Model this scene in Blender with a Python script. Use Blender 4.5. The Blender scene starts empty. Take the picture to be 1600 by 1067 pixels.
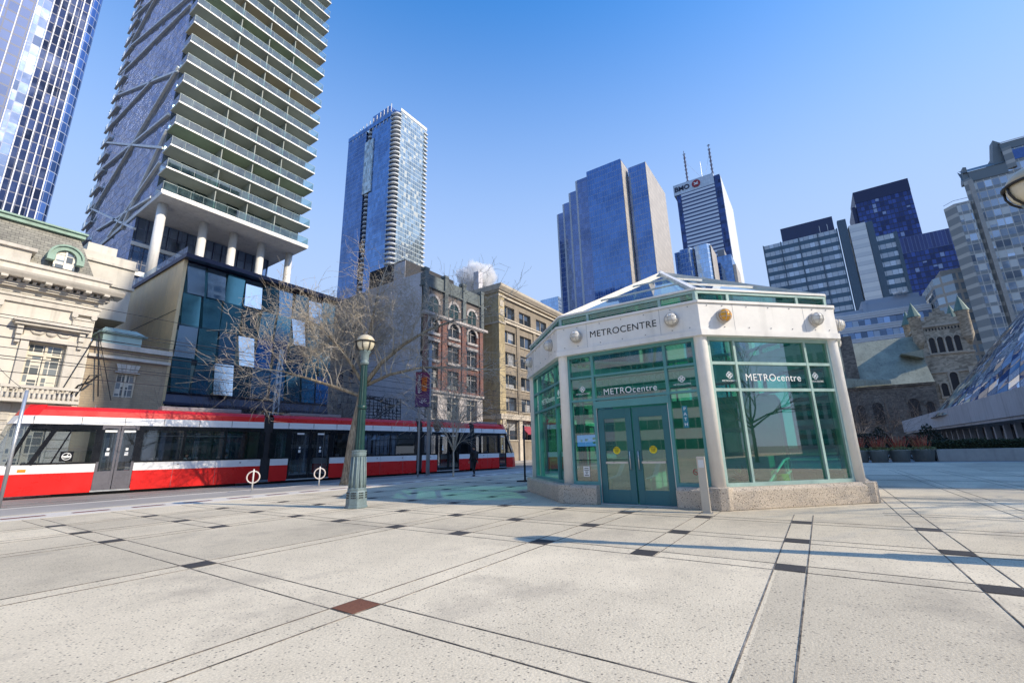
import bpy, math, random
from mathutils import Vector, Matrix
R = math.radians; PI = math.pi
random.seed(11)
S = bpy.context.scene
COL = S.collection

# ------------------------------------------------------------ node helpers
class NT:
    def __init__(s, name):
        s.m = bpy.data.materials.new(name); s.m.use_nodes = True
        s.t = s.m.node_tree; s.t.nodes.clear()
        s.out = s.t.nodes.new('ShaderNodeOutputMaterial')
    def n(s, typ, **kw):
        n = s.t.nodes.new('ShaderNode' + typ)
        for k, v in kw.items(): setattr(n, k, v)
        return n
    def set(s, sock, v):
        if isinstance(v, bpy.types.NodeSocket): s.t.links.new(v, sock)
        elif v is not None:
            if isinstance(v, (tuple, list)) and len(v) == 3 and sock.type == 'RGBA': v = (*v, 1)
            sock.default_value = v
    def math(s, op, a, b=0, clamp=False):
        n = s.n('Math', operation=op, use_clamp=clamp); s.set(n.inputs[0], a); s.set(n.inputs[1], b); return n.outputs[0]
    def vmath(s, op, a, b=None, sc=None):
        n = s.n('VectorMath', operation=op); s.set(n.inputs[0], a)
        if b is not None: s.set(n.inputs[1], b)
        if sc is not None: s.set(n.inputs['Scale'], sc)
        return n.outputs[0]
    def mixc(s, f, a, b, blend='MIX'):
        n = s.n('Mix', data_type='RGBA', blend_type=blend); s.set(n.inputs[0], f); s.set(n.inputs[6], a); s.set(n.inputs[7], b); return n.outputs[2]
    def noise(s, vec, scale, detail=4, rough=.55, dim='3D'):
        n = s.n('TexNoise', noise_dimensions=dim); s.set(n.inputs['Vector'], vec); n.inputs['Scale'].default_value = scale
        n.inputs['Detail'].default_value = detail; n.inputs['Roughness'].default_value = rough; return n
    def ramp(s, f, lo, hi, a=0., b=1.):
        n = s.n('MapRange'); n.clamp = True; s.set(n.inputs[0], f); n.inputs[1].default_value = lo; n.inputs[2].default_value = hi
        n.inputs[3].default_value = a; n.inputs[4].default_value = b; return n.outputs[0]
    def obj(s): return s.n('TexCoord').outputs['Object']
    def uv(s): return s.n('TexCoord').outputs['UV']
    def bump(s, h, strength, dist=.02, normal=None):
        n = s.n('Bump'); n.inputs['Strength'].default_value = strength; n.inputs['Distance'].default_value = dist
        s.set(n.inputs['Height'], h)
        if normal is not None: s.set(n.inputs['Normal'], normal)
        return n.outputs[0]
    def pbsdf(s, base, rough=.5, metal=0., normal=None, spec=None, emit=None, es=0):
        n = s.n('BsdfPrincipled'); s.set(n.inputs['Base Color'], base); s.set(n.inputs['Roughness'], rough); s.set(n.inputs['Metallic'], metal)
        if normal is not None: s.set(n.inputs['Normal'], normal)
        if spec is not None: s.set(n.inputs['Specular IOR Level'], spec)
        if emit: s.set(n.inputs['Emission Color'], emit); n.inputs['Emission Strength'].default_value = es
        return n.outputs[0]
    def done(s, sh): s.t.links.new(sh, s.out.inputs['Surface']); return s.m

def mat(name, col, rough=.5, metal=0., var=.2, vs=1.5, bump=0., bs=40, spec=None, streak=0.):
    """painted / stone / metal surface: colour mottled at two scales, optional vertical grime streaks and bump"""
    n = NT(name); o = n.obj()
    a = n.noise(o, vs, 5, .65).outputs[0]; b = n.noise(o, vs * 9, 3).outputs[0]
    f = n.math('ADD', n.ramp(a, .3, .7, 1 - var, 1 + var * .5), n.math('MULTIPLY', n.math('SUBTRACT', b, .5), var * .8))
    if streak:
        mp = n.n('Mapping'); n.set(mp.inputs[0], o); mp.inputs['Scale'].default_value = (2.2, 2.2, .12)
        f = n.math('SUBTRACT', f, n.ramp(n.noise(mp.outputs[0], 1.3, 4).outputs[0], .52, .75, 0, streak))
    c = n.vmath('SCALE', col, sc=f)
    nm = n.bump(n.noise(o, bs, 3).outputs[0], bump) if bump else None
    rr = n.ramp(a, .3, .7, max(.02, rough - .07), min(1, rough + .1))
    return n.done(n.pbsdf(c, rr, metal, nm, spec))

def facade(name, cw, ch, glass, frame, fx=.08, fz=.08, sp=0., spcol=(.3, .3, .3), metal=.6, rough=.06, tilt=.02, wave=.02,
           ws=.25, blind=0., bcol=(.6, .6, .58), u0=0., v0=0., dark=.5, wob=0., painted_refl_col=(.02, .02, .03), wobz=None, fmetal=0.):
    """curtain wall in metres: mullion grid, spandrels, per-pane tint / blind / tilt"""
    n = NT(name); sep = n.n('SeparateXYZ'); n.set(sep.inputs[0], n.uv())
    u = n.math('DIVIDE', n.math('ADD', sep.outputs[0], u0), cw); v = n.math('DIVIDE', n.math('ADD', sep.outputs[1], v0), ch)
    fu = n.math('FRACT', u); fv = n.math('FRACT', v)
    cb = n.n('CombineXYZ'); n.set(cb.inputs[0], n.math('FLOOR', u)); n.set(cb.inputs[1], n.math('FLOOR', v))
    wn = n.n('TexWhiteNoise', noise_dimensions='2D'); n.set(wn.inputs['Vector'], cb.outputs[0])
    r = wn.outputs['Value']; rc = wn.outputs['Color']
    mf = n.math('MAXIMUM', n.math('LESS_THAN', fu, fx), n.math('LESS_THAN', fv, fz))
    msp = n.math('LESS_THAN', fv, sp)
    g = n.vmath('SCALE', glass, sc=n.ramp(r, 0, 1, 1 - dark, 1 + dark))
    sr = n.n('SeparateColor'); n.set(sr.inputs[0], rc)
    isb = n.math('LESS_THAN', sr.outputs[1], blind)
    # blinds drawn to differing heights
    isb = n.math('MULTIPLY', isb, n.math('GREATER_THAN', fv, n.math('MULTIPLY', sr.outputs[2], .8)))
    g = n.mixc(isb, g, bcol)
    wav = n.noise(n.uv(), ws, 3)
    if wob:
        # reflections painted into the glass colour as broad noise patches across the panes
        g = n.mixc(n.math('MULTIPLY', n.ramp(wav.outputs[0], .5, .6), wob), g, painted_refl_col)
    c = n.mixc(msp, g, spcol); c = n.mixc(mf, c, frame)
    keep = n.math('SUBTRACT', 1., n.math('MAXIMUM', mf, msp)); kb = n.math('MULTIPLY', keep, n.math('SUBTRACT', 1., n.math('MULTIPLY', isb, .75)))
    me = n.math('MULTIPLY', kb, metal)
    if fmetal: me = n.math('MAXIMUM', me, n.math('MULTIPLY', mf, fmetal))
    ro = n.ramp(kb, 0, 1, .45, rough)
    ge = n.n('NewGeometry').outputs['Normal']
    d1 = n.vmath('SCALE', n.vmath('SUBTRACT', rc, (.5, .5, .5)), sc=n.math('MULTIPLY', keep, tilt))
    d2 = n.vmath('SCALE', n.vmath('SUBTRACT', wav.outputs[1], (.5, .5, .5)), sc=n.math('MULTIPLY', keep, wave))
    nm = n.vmath('NORMALIZE', n.vmath('ADD', n.vmath('ADD', ge, d1), d2))
    return n.done(n.pbsdf(c, ro, me, nm))

def glass(name, tint, base=.06, dirt=.04, dcol=(.6, .65, .62), power=4., wave=0.):
    """thin tinted pane: see-through, mirror-like at grazing angles, a little dust"""
    n = NT(name)
    nm = None
    if wave:
        o = n.obj(); ge = n.n('NewGeometry').outputs['Normal']
        nm = n.vmath('NORMALIZE', n.vmath('ADD', ge, n.vmath('SCALE', n.vmath('SUBTRACT', n.noise(o, 1.2, 2).outputs[1], (.5, .5, .5)), sc=wave)))
    lw = n.n('LayerWeight'); lw.inputs[0].default_value = .5
    f = n.math('ADD', n.math('MULTIPLY', n.math('POWER', lw.outputs['Facing'], power), .9), base, True)
    tr = n.n('BsdfTransparent'); n.set(tr.inputs[0], tint)
    gl = n.n('BsdfGlossy'); n.set(gl.inputs[0], (.95, .97, .97)); gl.inputs['Roughness'].default_value = .015
    if nm is not None: n.set(gl.inputs['Normal'], nm)
    df = n.n('BsdfDiffuse'); n.set(df.inputs[0], dcol)
    m0 = n.n('MixShader'); n.set(m0.inputs[0], n.ramp(n.noise(n.obj(), 1.1, 5).outputs[0], .35, .75, 0, dirt * 2)); n.set(m0.inputs[1], tr.outputs[0]); n.set(m0.inputs[2], df.outputs[0])
    m1 = n.n('MixShader'); n.set(m1.inputs[0], f); n.set(m1.inputs[1], m0.outputs[0]); n.set(m1.inputs[2], gl.outputs[0])
    return n.done(m1.outputs[0])

def brickmat(name, c1, c2, mortar, bw=.22, bh=.075, rough=.85, var=.35, bump=.4, ms=.012):
    n = NT(name); uv = n.uv()
    b = n.n('TexBrick'); n.set(b.inputs['Vector'], uv); b.inputs['Scale'].default_value = 1.
    n.set(b.inputs['Color1'], c1); n.set(b.inputs['Color2'], c2); n.set(b.inputs['Mortar'], mortar)
    b.inputs['Brick Width'].default_value = bw; b.inputs['Row Height'].default_value = bh; b.inputs['Mortar Size'].default_value = ms
    a = n.noise(n.obj(), .35, 6, .65).outputs[0]
    f = n.ramp(a, .3, .7, 1 - var, 1 + var * .4)
    mp = n.n('Mapping'); n.set(mp.inputs[0], n.obj()); mp.inputs['Scale'].default_value = (1.4, 1.4, .1)
    f = n.math('MULTIPLY', f, n.ramp(n.noise(mp.outputs[0], 1.1, 4).outputs[0], .5, .75, 1, .72))
    return n.done(n.pbsdf(n.vmath('SCALE', b.outputs[0], sc=f), rough, 0, n.bump(b.outputs['Fac'], -bump, .02)))

# ------------------------------------------------------------ mesh builder
class MB:
    def __init__(s, M=None): s.v = []; s.f = []; s.M = M
    def add(s, pts):
        i = len(s.v)
        for p in pts:
            p = Vector(p); s.v.append(s.M @ p if s.M else p)
        return i
    def poly(s, pts): i = s.add(pts); s.f.append(list(range(i, i + len(pts)))); return s
    def box(s, x0, y0, z0, x1, y1, z1):
        return s.prism([(x0, y0), (x1, y0), (x1, y1), (x0, y1)], z0, z1)
    def prism(s, pts, z0, z1, top=True, bot=True, pts2=None):
        n = len(pts); p2 = pts2 or pts
        i = s.add([(x, y, z0) for x, y in pts] + [(x, y, z1) for x, y in p2])
        for k in range(n): s.f.append([i + k, i + (k + 1) % n, i + n + (k + 1) % n, i + n + k])
        if bot: s.f.append([i + n - 1 - k for k in range(n)])
        if top: s.f.append([i + n + k for k in range(n)])
        return s
    def extr(s, pts, axis, a, b):
        """profile of (p,q) points extruded along axis 'x' (p=y,q=z) or 'y' (p=x,q=z)"""
        n = len(pts); mk = (lambda t, p, q: (t, p, q)) if axis == 'x' else (lambda t, p, q: (p, t, q))
        i = s.add([mk(a, *p) for p in pts] + [mk(b, *p) for p in pts])
        for k in range(n): s.f.append([i + k, i + (k + 1) % n, i + n + (k + 1) % n, i + n + k])
        s.f.append([i + n - 1 - k for k in range(n)]); s.f.append([i + n + k for k in range(n)])
        return s
    def tube(s, path, rad, n=6, cap=True):
        path = [Vector(p) for p in path]
        if not isinstance(rad, (list, tuple)): rad = [rad] * len(path)
        prev = None; rings = []
        for k, p in enumerate(path):
            d = (path[min(k + 1, len(path) - 1)] - path[max(k - 1, 0)])
            d = d.normalized() if d.length > 1e-9 else Vector((0, 0, 1))
            if prev is None:
                a = Vector((1, 0, 0)) if abs(d.x) < .8 else Vector((0, 1, 0)); u = d.cross(a).normalized()
            else:
                u = prev - d * prev.dot(d); u = u.normalized() if u.length > 1e-6 else d.orthogonal().normalized()
            prev = u; w = d.cross(u)
            rings.append(s.add([p + (u * math.cos(2 * PI * j / n) + w * math.sin(2 * PI * j / n)) * rad[k] for j in range(n)]))
        for a, b in zip(rings, rings[1:]):
            for j in range(n): s.f.append([a + j, a + (j + 1) % n, b + (j + 1) % n, b + j])
        if cap:
            s.f.append([rings[0] + n - 1 - j for j in range(n)]); s.f.append([rings[-1] + j for j in range(n)])
        return s
    def bar(s, a, b, w, h=None, up=(0, 0, 1)):
        """rectangular bar from a to b, w across, h along 'up'"""
        a = Vector(a); b = Vector(b); h = h or w; d = (b - a).normalized(); x = d.cross(Vector(up))
        x = x.normalized() if x.length > 1e-5 else Vector((1, 0, 0)); y = x.cross(d).normalized(); x = x * w / 2; y = y * h / 2
        i = s.add([a - x - y, a + x - y, a + x + y, a - x + y, b - x - y, b + x - y, b + x + y, b - x + y])
        for q in ((0, 1, 2, 3), (7, 6, 5, 4), (0, 4, 5, 1), (1, 5, 6, 2), (2, 6, 7, 3), (3, 7, 4, 0)): s.f.append([i + k for k in q][::-1])
        return s
    def lathe(s, prof, n=16, c=(0, 0, 0), axis='z', flute=None):
        rings = []
        for k, (r, z) in enumerate(prof):
            ring = []
            for j in range(n):
                rr = r * (1 - flute[2] * (j % 2)) if flute and flute[0] <= k <= flute[1] else r
                x, y = rr * math.cos(2 * PI * j / n), rr * math.sin(2 * PI * j / n)
                ring.append((c[0] + x, c[1] + y, c[2] + z) if axis == 'z' else ((c[0] + x, c[1] + z, c[2] + y) if axis == 'y' else (c[0] + z, c[1] + x, c[2] + y)))
            rings.append(s.add(ring))
        for a, b in zip(rings, rings[1:]):
            for j in range(n): s.f.append([a + j, a + (j + 1) % n, b + (j + 1) % n, b + j])
        s.f.append([rings[0] + n - 1 - j for j in range(n)]); s.f.append([rings[-1] + j for j in range(n)])
        return s
    def ball(s, c, r, n=12, m=8, sq=(1, 1, 1)):
        prof = [(max(1e-4, math.sin(PI * k / m)) * r, -math.cos(PI * k / m) * r) for k in range(m + 1)]
        i0 = len(s.v); M = s.M; s.M = None; s.lathe(prof, n); s.M = M
        for k in range(i0, len(s.v)):
            p = Vector((s.v[k][0] * sq[0] + c[0], s.v[k][1] * sq[1] + c[1], s.v[k][2] * sq[2] + c[2])); s.v[k] = M @ p if M else p
        return s
    def build(s, name, m, parent=None, smooth=False, bev=0., autos=None):
        me = bpy.data.meshes.new(name); me.from_pydata([tuple(p) for p in s.v], [], s.f)
        me.update()
        uvl = me.uv_layers.new(name='UVMap').data
        for p in me.polygons:
            nx, ny, nz = p.normal
            h = math.hypot(nx, ny)
            for li in p.loop_indices:
                c = me.vertices[me.loops[li].vertex_index].co
                if h > .35: uvl[li].uv = ((-ny * c.x + nx * c.y) / h, c.z)
                else: uvl[li].uv = (c.x, c.y)
        if smooth:
            for p in me.polygons: p.use_smooth = True
        if m: me.materials.append(m)
        o = bpy.data.objects.new(name, me); COL.objects.link(o)
        if parent: o.parent = parent
        if bev:
            b = o.modifiers.new('bevel', 'BEVEL'); b.width = bev; b.segments = 2; b.limit_method = 'ANGLE'
        return o

def tag(o, label, cat, group=None):
    o['label'] = label; o['category'] = cat
    if group: o['group'] = group
    return o
def thing(name, label, cat, loc=(0, 0, 0), rz=0., group=None):
    o = bpy.data.objects.new(name, None); COL.objects.link(o); o.location = loc; o.rotation_euler = (0, 0, rz)
    o.empty_display_size = .3
    return tag(o, label, cat, group)
def struct(name, mb, m): o = mb.build(name, m); o['kind'] = 'structure'; return o
def copytree(o, parent=None):
    c = o.copy(); COL.objects.link(c)
    if parent: c.parent = parent
    for ch in list(o.children): copytree(ch, c)
    return c
def text(body, name, m, parent, M, size=.3, align='CENTER', depth=.004, sx=1., spacing=1., bold=0.):
    cu = bpy.data.curves.new('t', 'FONT'); cu.body = body; cu.size = size; cu.align_x = align; cu.extrude = depth; cu.space_character = spacing; cu.offset = bold
    cu.align_y = 'CENTER'
    t = bpy.data.objects.new('t', cu); COL.objects.link(t)
    dg = bpy.context.evaluated_depsgraph_get(); me = bpy.data.meshes.new_from_object(t.evaluated_get(dg))
    bpy.data.objects.remove(t); me.transform(M @ Matrix.Diagonal((sx, 1, 1, 1)))
    me.materials.clear(); me.materials.append(m); me.name = name
    o = bpy.data.objects.new(name, me); COL.objects.link(o); o.parent = parent
    return o
def facing(origin, right, up=(0, 0, 1)):
    """matrix taking the XY plane to a wall: x along 'right', y along 'up', z out of the wall"""
    x = Vector(right).normalized(); y = Vector(up).normalized(); z = x.cross(y).normalized(); y = z.cross(x)
    M = Matrix.Identity(4)
    for i in range(3): M[i][0] = x[i]; M[i][1] = y[i]; M[i][2] = z[i]; M[i][3] = origin[i]
    return M

# ------------------------------------------------------------ camera, light, sky
YAW, PITCH, ROLL, FPX, EYE = 0.59254, 0.24495, 0.02366, 689.94, 1.35
fw = Vector((math.cos(YAW) * math.cos(PITCH), math.sin(YAW) * math.cos(PITCH), math.sin(PITCH)))
rt = Vector((math.sin(YAW), -math.cos(YAW), 0)); up = rt.cross(fw)
r2 = rt * math.cos(ROLL) - up * math.sin(ROLL); u2 = up * math.cos(ROLL) + rt * math.sin(ROLL)
cam = bpy.data.cameras.new('camera'); cam.sensor_width = 36; cam.lens = FPX / 1600 * 36; cam.clip_end = 6000; cam.clip_start = .05
co = bpy.data.objects.new('camera', cam); COL.objects.link(co)
M = Matrix.Identity(4)
for i in range(3): M[i][0] = r2[i]; M[i][1] = u2[i]; M[i][2] = -fw[i]
M[2][3] = EYE; co.matrix_world = M; S.camera = co

SUN = Vector((.22, -.975, math.tan(R(33.5)))).normalized()
sl = bpy.data.lights.new('sun', 'SUN'); sl.energy = 5.0; sl.angle = R(.5); sl.color = (1, .88, .70)
so = bpy.data.objects.new('sun', sl); COL.objects.link(so); so.location = (20, -60, 60)
so.rotation_euler = SUN.to_track_quat('Z', 'Y').to_euler()
W = bpy.data.worlds.new('World'); S.world = W; W.use_nodes = True
wt = W.node_tree; wt.nodes.clear()
sk = wt.nodes.new('ShaderNodeTexSky'); sk.sky_type = 'NISHITA'; sk.sun_disc = False; sk.sun_elevation = R(33.5)
sk.sun_rotation = math.atan2(SUN.x, SUN.y); sk.air_density = 1.0; sk.dust_density = .5; sk.ozone_density = 3.0
hs = wt.nodes.new('ShaderNodeHueSaturation'); hs.inputs['Saturation'].default_value = 1.4; hs.inputs['Value'].default_value = 2.25; hs.inputs['Hue'].default_value = .502
bg = wt.nodes.new('ShaderNodeBackground'); bg.inputs[1].default_value = .15
wo = wt.nodes.new('ShaderNodeOutputWorld')
# winter haze: the sky pales towards the horizon
tc = wt.nodes.new('ShaderNodeTexCoord'); sx = wt.nodes.new('ShaderNodeSeparateXYZ'); mr = wt.nodes.new('ShaderNodeMapRange'); mr.interpolation_type = 'SMOOTHSTEP'
mr.inputs[1].default_value = .30; mr.inputs[2].default_value = .93; mr.inputs[3].default_value = .95; mr.inputs[4].default_value = .0
mx = wt.nodes.new('ShaderNodeMix'); mx.data_type = 'RGBA'; mx.inputs[7].default_value = (3.3, 4.4, 6.6, 1)
wt.links.new(tc.outputs['Generated'], sx.inputs[0]); wt.links.new(sx.outputs[2], mr.inputs[0]); wt.links.new(mr.outputs[0], mx.inputs[0])
wt.links.new(sk.outputs[0], hs.inputs['Color']); wt.links.new(hs.outputs[0], mx.inputs[6]); wt.links.new(mx.outputs[2], bg.inputs[0]); wt.links.new(bg.outputs[0], wo.inputs[0])
S.view_settings.view_transform = 'Standard'; S.view_settings.look = 'None'; S.view_settings.exposure = 0
S.cycles.max_bounces = 8; S.cycles.transparent_max_bounces = 24; S.cycles.glossy_bounces = 4; S.cycles.diffuse_bounces = 3
S.cycles.volume_bounces = 6
S.cycles.caustics_reflective = False; S.cycles.caustics_refractive = False

# ------------------------------------------------------------ common materials
mWhite = mat('white_paint', (.82, .80, .76), .4, var=.10, vs=1.2, streak=.2)
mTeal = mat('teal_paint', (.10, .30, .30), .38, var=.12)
mTealDoor = mat('teal_door_paint', (.03, .15, .17), .35, var=.1)
mSteel = mat('steel', (.55, .56, .57), .3, .8, var=.1)
mAlu = mat('aluminium', (.62, .64, .66), .35, .7, var=.1)
mBlack = mat('black_metal', (.018, .018, .02), .45, var=.2)
mRubber = mat('black_rubber', (.02, .02, .02), .8, var=.2)
mGrey = mat('grey_paint', (.32, .33, .35), .5, var=.12, streak=.1)
mLampGreen = mat('lamp_green_paint', (.010, .05, .048), .35, var=.25, vs=6)
mLampBase = mat('weathered_green_paint', (.17, .235, .25), .5, var=.35, vs=5, bump=.25, bs=60)
mText = mat('black_letter', (.02, .02, .02), .5, var=.05)
mWText = mat('white_letter', (.85, .86, .85), .5, var=.03)
mRed = mat('tram_red', (.72, .018, .016), .28, var=.05, vs=.8)
mTramWhite = mat('tram_white', (.82, .82, .82), .3, var=.06, vs=.8)
mConc = mat('concrete', (.40, .39, .37), .85, var=.2, vs=.8, bump=.3, bs=30, streak=.15)

# ------------------------------------------------------------ ground, plaza
def plazamat():
    n = NT('plaza_concrete'); o = n.obj()
    big = n.noise(o, .22, 6, .6).outputs[0]; mid = n.noise(o, 1.7, 5, .65).outputs[0]; fine = n.noise(o, 55, 2, .7).outputs[0]
    f = n.math('ADD', n.ramp(big, .3, .7, .82, 1.12), n.math('MULTIPLY', n.math('SUBTRACT', mid, .5), .34))
    f = n.math('ADD', f, n.math('MULTIPLY', n.math('SUBTRACT', fine, .5), .95))
    vo = n.n('TexVoronoi'); n.set(vo.inputs['Vector'], o); vo.inputs['Scale'].default_value = 46
    sv = n.n('SeparateColor'); n.set(sv.inputs[0], vo.outputs['Color'])
    spk = n.math('MULTIPLY', n.math('GREATER_THAN', sv.outputs[0], .84), n.ramp(vo.outputs['Distance'], .2, .5, 1, 0))
    # slab-to-slab tone: constant steps across the paving lines
    sep = n.n('SeparateXYZ'); n.set(sep.inputs[0], n.n('NewGeometry').outputs['Position'])
    def steps(sock, edges, seed):
        lo, hi = -20., 40.; r = n.n('ValToRGB'); r.color_ramp.interpolation = 'CONSTANT'; rr = random.Random(seed); e = r.color_ramp.elements
        e[0].position = 0; v = rr.random(); e[0].color = (v, v, v, 1); e[1].position = (edges[0] - lo) / (hi - lo); v = rr.random(); e[1].color = (v, v, v, 1)
        for q in edges[1:]: x = e.new((q - lo) / (hi - lo)); v = rr.random(); x.color = (v, v, v, 1)
        n.set(r.inputs[0], n.ramp(sock, lo, hi)); return r.outputs[0]
    a1 = steps(sep.outputs[0], [2.93, 6.3, 8.06, 9.95, 11.75, 13.5, 15.25, 18.75, 22.25, 25.75, 29.25], 3); a2 = steps(sep.outputs[1], [-6.3, -2.9, -1.2, .5, 3.78, 7.05, 10.5, 12.33, 14.2], 5)
    tone = n.math('FRACT', n.math('ADD', n.math('MULTIPLY', a1, 3.7), n.math('MULTIPLY', a2, 5.3)))
    f = n.math('MULTIPLY', f, n.ramp(tone, 0, 1, .84, 1.07))
    c = n.vmath('SCALE', (.68, .595, .445), sc=f)
    c = n.mixc(n.math('MULTIPLY', spk, .85), c, (.13, .115, .10))
    # gum spots and stains
    v2 = n.n('TexVoronoi'); n.set(v2.inputs['Vector'], o); v2.inputs['Scale'].default_value = .9
    gum = n.ramp(v2.outputs['Distance'], .018, .03, 1, 0)
    c = n.mixc(n.math('MULTIPLY', gum, .8), c, (.07, .065, .06))
    st = n.ramp(n.noise(o, .55, 6, .7).outputs[0], .52, .72, 0, .6)
    c = n.mixc(st, c, (.27, .235, .19))
    nm = n.bump(n.math('ADD', fine, n.math('MULTIPLY', vo.outputs['Distance'], .4)), .4, .008)
    return n.done(n.pbsdf(c, .88, 0, nm))
mPlaza = plazamat()
def asphalt(name, col, var=.25):
    n = NT(name); o = n.obj()
    a = n.noise(o, .3, 6, .6).outputs[0]; b = n.noise(o, 45, 2).outputs[0]
    f = n.math('ADD', n.ramp(a, .3, .7, 1 - var, 1 + var), n.math('MULTIPLY', n.math('SUBTRACT', b, .5), .7))
    return n.done(n.pbsdf(n.vmath('SCALE', col, sc=f), .85, 0, n.bump(b, .4, .01)))
mAsphalt = asphalt('asphalt', (.11, .105, .10)); mTrack = asphalt('track_concrete', (.24, .225, .205)); mSide = asphalt('sidewalk_concrete', (.34, .32, .30), .18)
mStrip = asphalt('pale_kerb_concrete', (.62, .58, .52), .12)
mPaver = asphalt('dark_paver', (.045, .043, .045), .3); mJoint = (lambda n: n.done(n.pbsdf(n.mixc(n.ramp(n.noise(n.obj(), 2.3, 6, .75).outputs[0], .42, .68), (.05, .045, .04), (.36, .31, .25)), .9)))(NT('joint_dirt'))
mRust = asphalt('brown_paver', (.19, .075, .042), .5); mRedBrick = asphalt('red_tactile_brick', (.15, .05, .045), .25)
mBand = asphalt('band_concrete', (.40, .375, .34), .2)

struct('ground', MB().poly([(-2500, -2500, -.16), (2500, -2500, -.16), (2500, 2500, -.16), (-2500, 2500, -.16)]), mAsphalt)
# raised plaza, kerb at Y=21.2
struct('plaza', MB().box(-60, -90, -.155, 42, 18.42, 0), mPlaza)
struct('far_pavement', MB().box(42.01, -90, -.155, 66, 18.42, -.004), mSide)
struct('kerb_strip', MB().box(-60, 16.6, .0, 42, 18.0, .006), mStrip)
struct('sidewalk', MB().box(-60, 18.43, -.155, 400, 21.1, -.002), mSide)
struct('kerb', MB().box(-60, 21.11, -.155, 400, 21.35, .0), mStrip)
struct('far_sidewalk', MB().box(-60, 35.2, -.155, 400, 60, .0), mSide)
struct('tram_track', MB().box(-60, 22.2, -.158, 400, 34.2, -.14), mTrack)
rails = MB()
for y in (24.4, 25.9, 28.6, 30.1): rails.box(-60, y, -.138, 400, y + .07, -.132)
struct('track_rails', rails, mSteel)
XB = [2.93, 4.63, 6.3, 8.06, 9.95, 11.75, 13.5, 15.25, 17., 18.75, 20.5, 22.25, 24, 25.75, 27.5, 29.25, 31]
YB = [.5, 2.17, 3.78, 5.44, 7.05, 8.8, 10.5, 12.33, 14.2, -1.2, -2.9, -4.6, -6.3, -8]
def on(x, y):   # which crossings carry a dark paver; the wide-slab field near the camera skips alternate lines
    if y < -1.3: return x in (XB[2], XB[4], XB[6], XB[8], XB[10])
    if x == XB[0]: return y in (.5, 3.78, 7.05, 10.5, 12.33, 14.2)
    if x == XB[1]: return y >= 10.5
    if x > 12: return x in (XB[6], XB[8], XB[10]) or y > 8
    return True
jm = MB(); pm = MB(); bm_ = MB(); HB = .16; J = .0065
xfull = {XB[0], *XB[2:6], XB[7], XB[9], XB[11]}
for x in XB:
    y0, y1 = (-12, 16.5)
    if x == XB[1]: y0 = 10.3
    if x > 12 and x not in (XB[7], XB[9], XB[11], XB[13]): y1 = 16.5; y0 = 8.9
    for sgn in (-1, 1):
        xx = x + sgn * HB
        if x < 11.0 or y0 > 8: jm.box(xx - J, y0, 0, xx + J, y1, .004)
        else: jm.box(xx - J, y0, 0, xx + J, -.8, .004)
for y in YB:
    x0 = -6; x1 = 31
    if y in (2.17, 5.44, 8.8, -2.9): x0 = 6.14
    if -1 < y < 8.5: x1 = 11.0
    for sgn in (-1, 1):
        yy = y + sgn * HB; w = J * (.7 if y in (2.17, 5.44) else 1)
        jm.box(x0, yy - w, .0, x1, yy + w, .0045)
for x in XB:
    for y in YB:
        if not on(x, y) or (11 < x < 21 and -.9 < y < 8.7): continue
        if x == XB[0] and y == 3.78: continue
        if x > 11 and y < 8: continue
        e = random.uniform(-.01, .01)
        pm.box(x - HB + .013, y - HB + .013 + e, 0, x + HB - .013, y + HB - .013 + e, .007)
struct('paving_joints', jm, mJoint); struct('paving_setts', pm, mPaver)
struct('paving_sett_brown', MB().box(2.93 - HB + .01, 3.78 - HB + .01, 0, 2.93 + HB - .01, 3.78 + HB - .01, .007), mRust)
tm = MB(); x = -12
while x < 40:
    tm.box(x, 17.15, .004, x + .8, 17.42, .010); x += 1.32
struct('kerb_tactile_bricks', tm, mRedBrick)
# ------------------------------------------------------------ glass entrance pavilion (octagon)
KC = Vector((15.84, 3.93, 0)); KS = 3.76; KR = KS / 2 / math.sin(PI / 8); KA = KR * math.cos(PI / 8)
mGlassG = glass('green_tinted_glass', (.20, .66, .51), .21, .015)
mGlassRoof = glass('roof_glass', (.50, .72, .66), .16, .08, (.6, .7, .68))
mAgg = None
def aggmat():
    n = NT('exposed_aggregate'); o = n.obj()
    vo = n.n('TexVoronoi'); n.set(vo.inputs['Vector'], o); vo.inputs['Scale'].default_value = 62
    sv = n.n('SeparateColor'); n.set(sv.inputs[0], vo.outputs['Color'])
    f = n.math('ADD', n.ramp(sv.outputs[0], 0, 1, .78, 1.12), n.math('MULTIPLY', n.math('SUBTRACT', n.noise(o, 1.3, 5).outputs[0], .5), .5))
    c = n.mixc(n.math('GREATER_THAN', sv.outputs[1], .93), n.vmath('SCALE', (.56, .48, .385), sc=f), (.16, .13, .11))
    return n.done(n.pbsdf(c, .9, 0, n.bump(vo.outputs['Distance'], .7, .012)))
mAgg = aggmat()
kiosk = thing('glass_pavilion', 'octagonal green glass pavilion with white columns and lettered white fascia on the plaza', 'pavilion', KC)
def kv(k, r=KR): a = R(22.5 + 45 * k); return Vector((r * math.cos(a), r * math.sin(a), 0))
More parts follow.
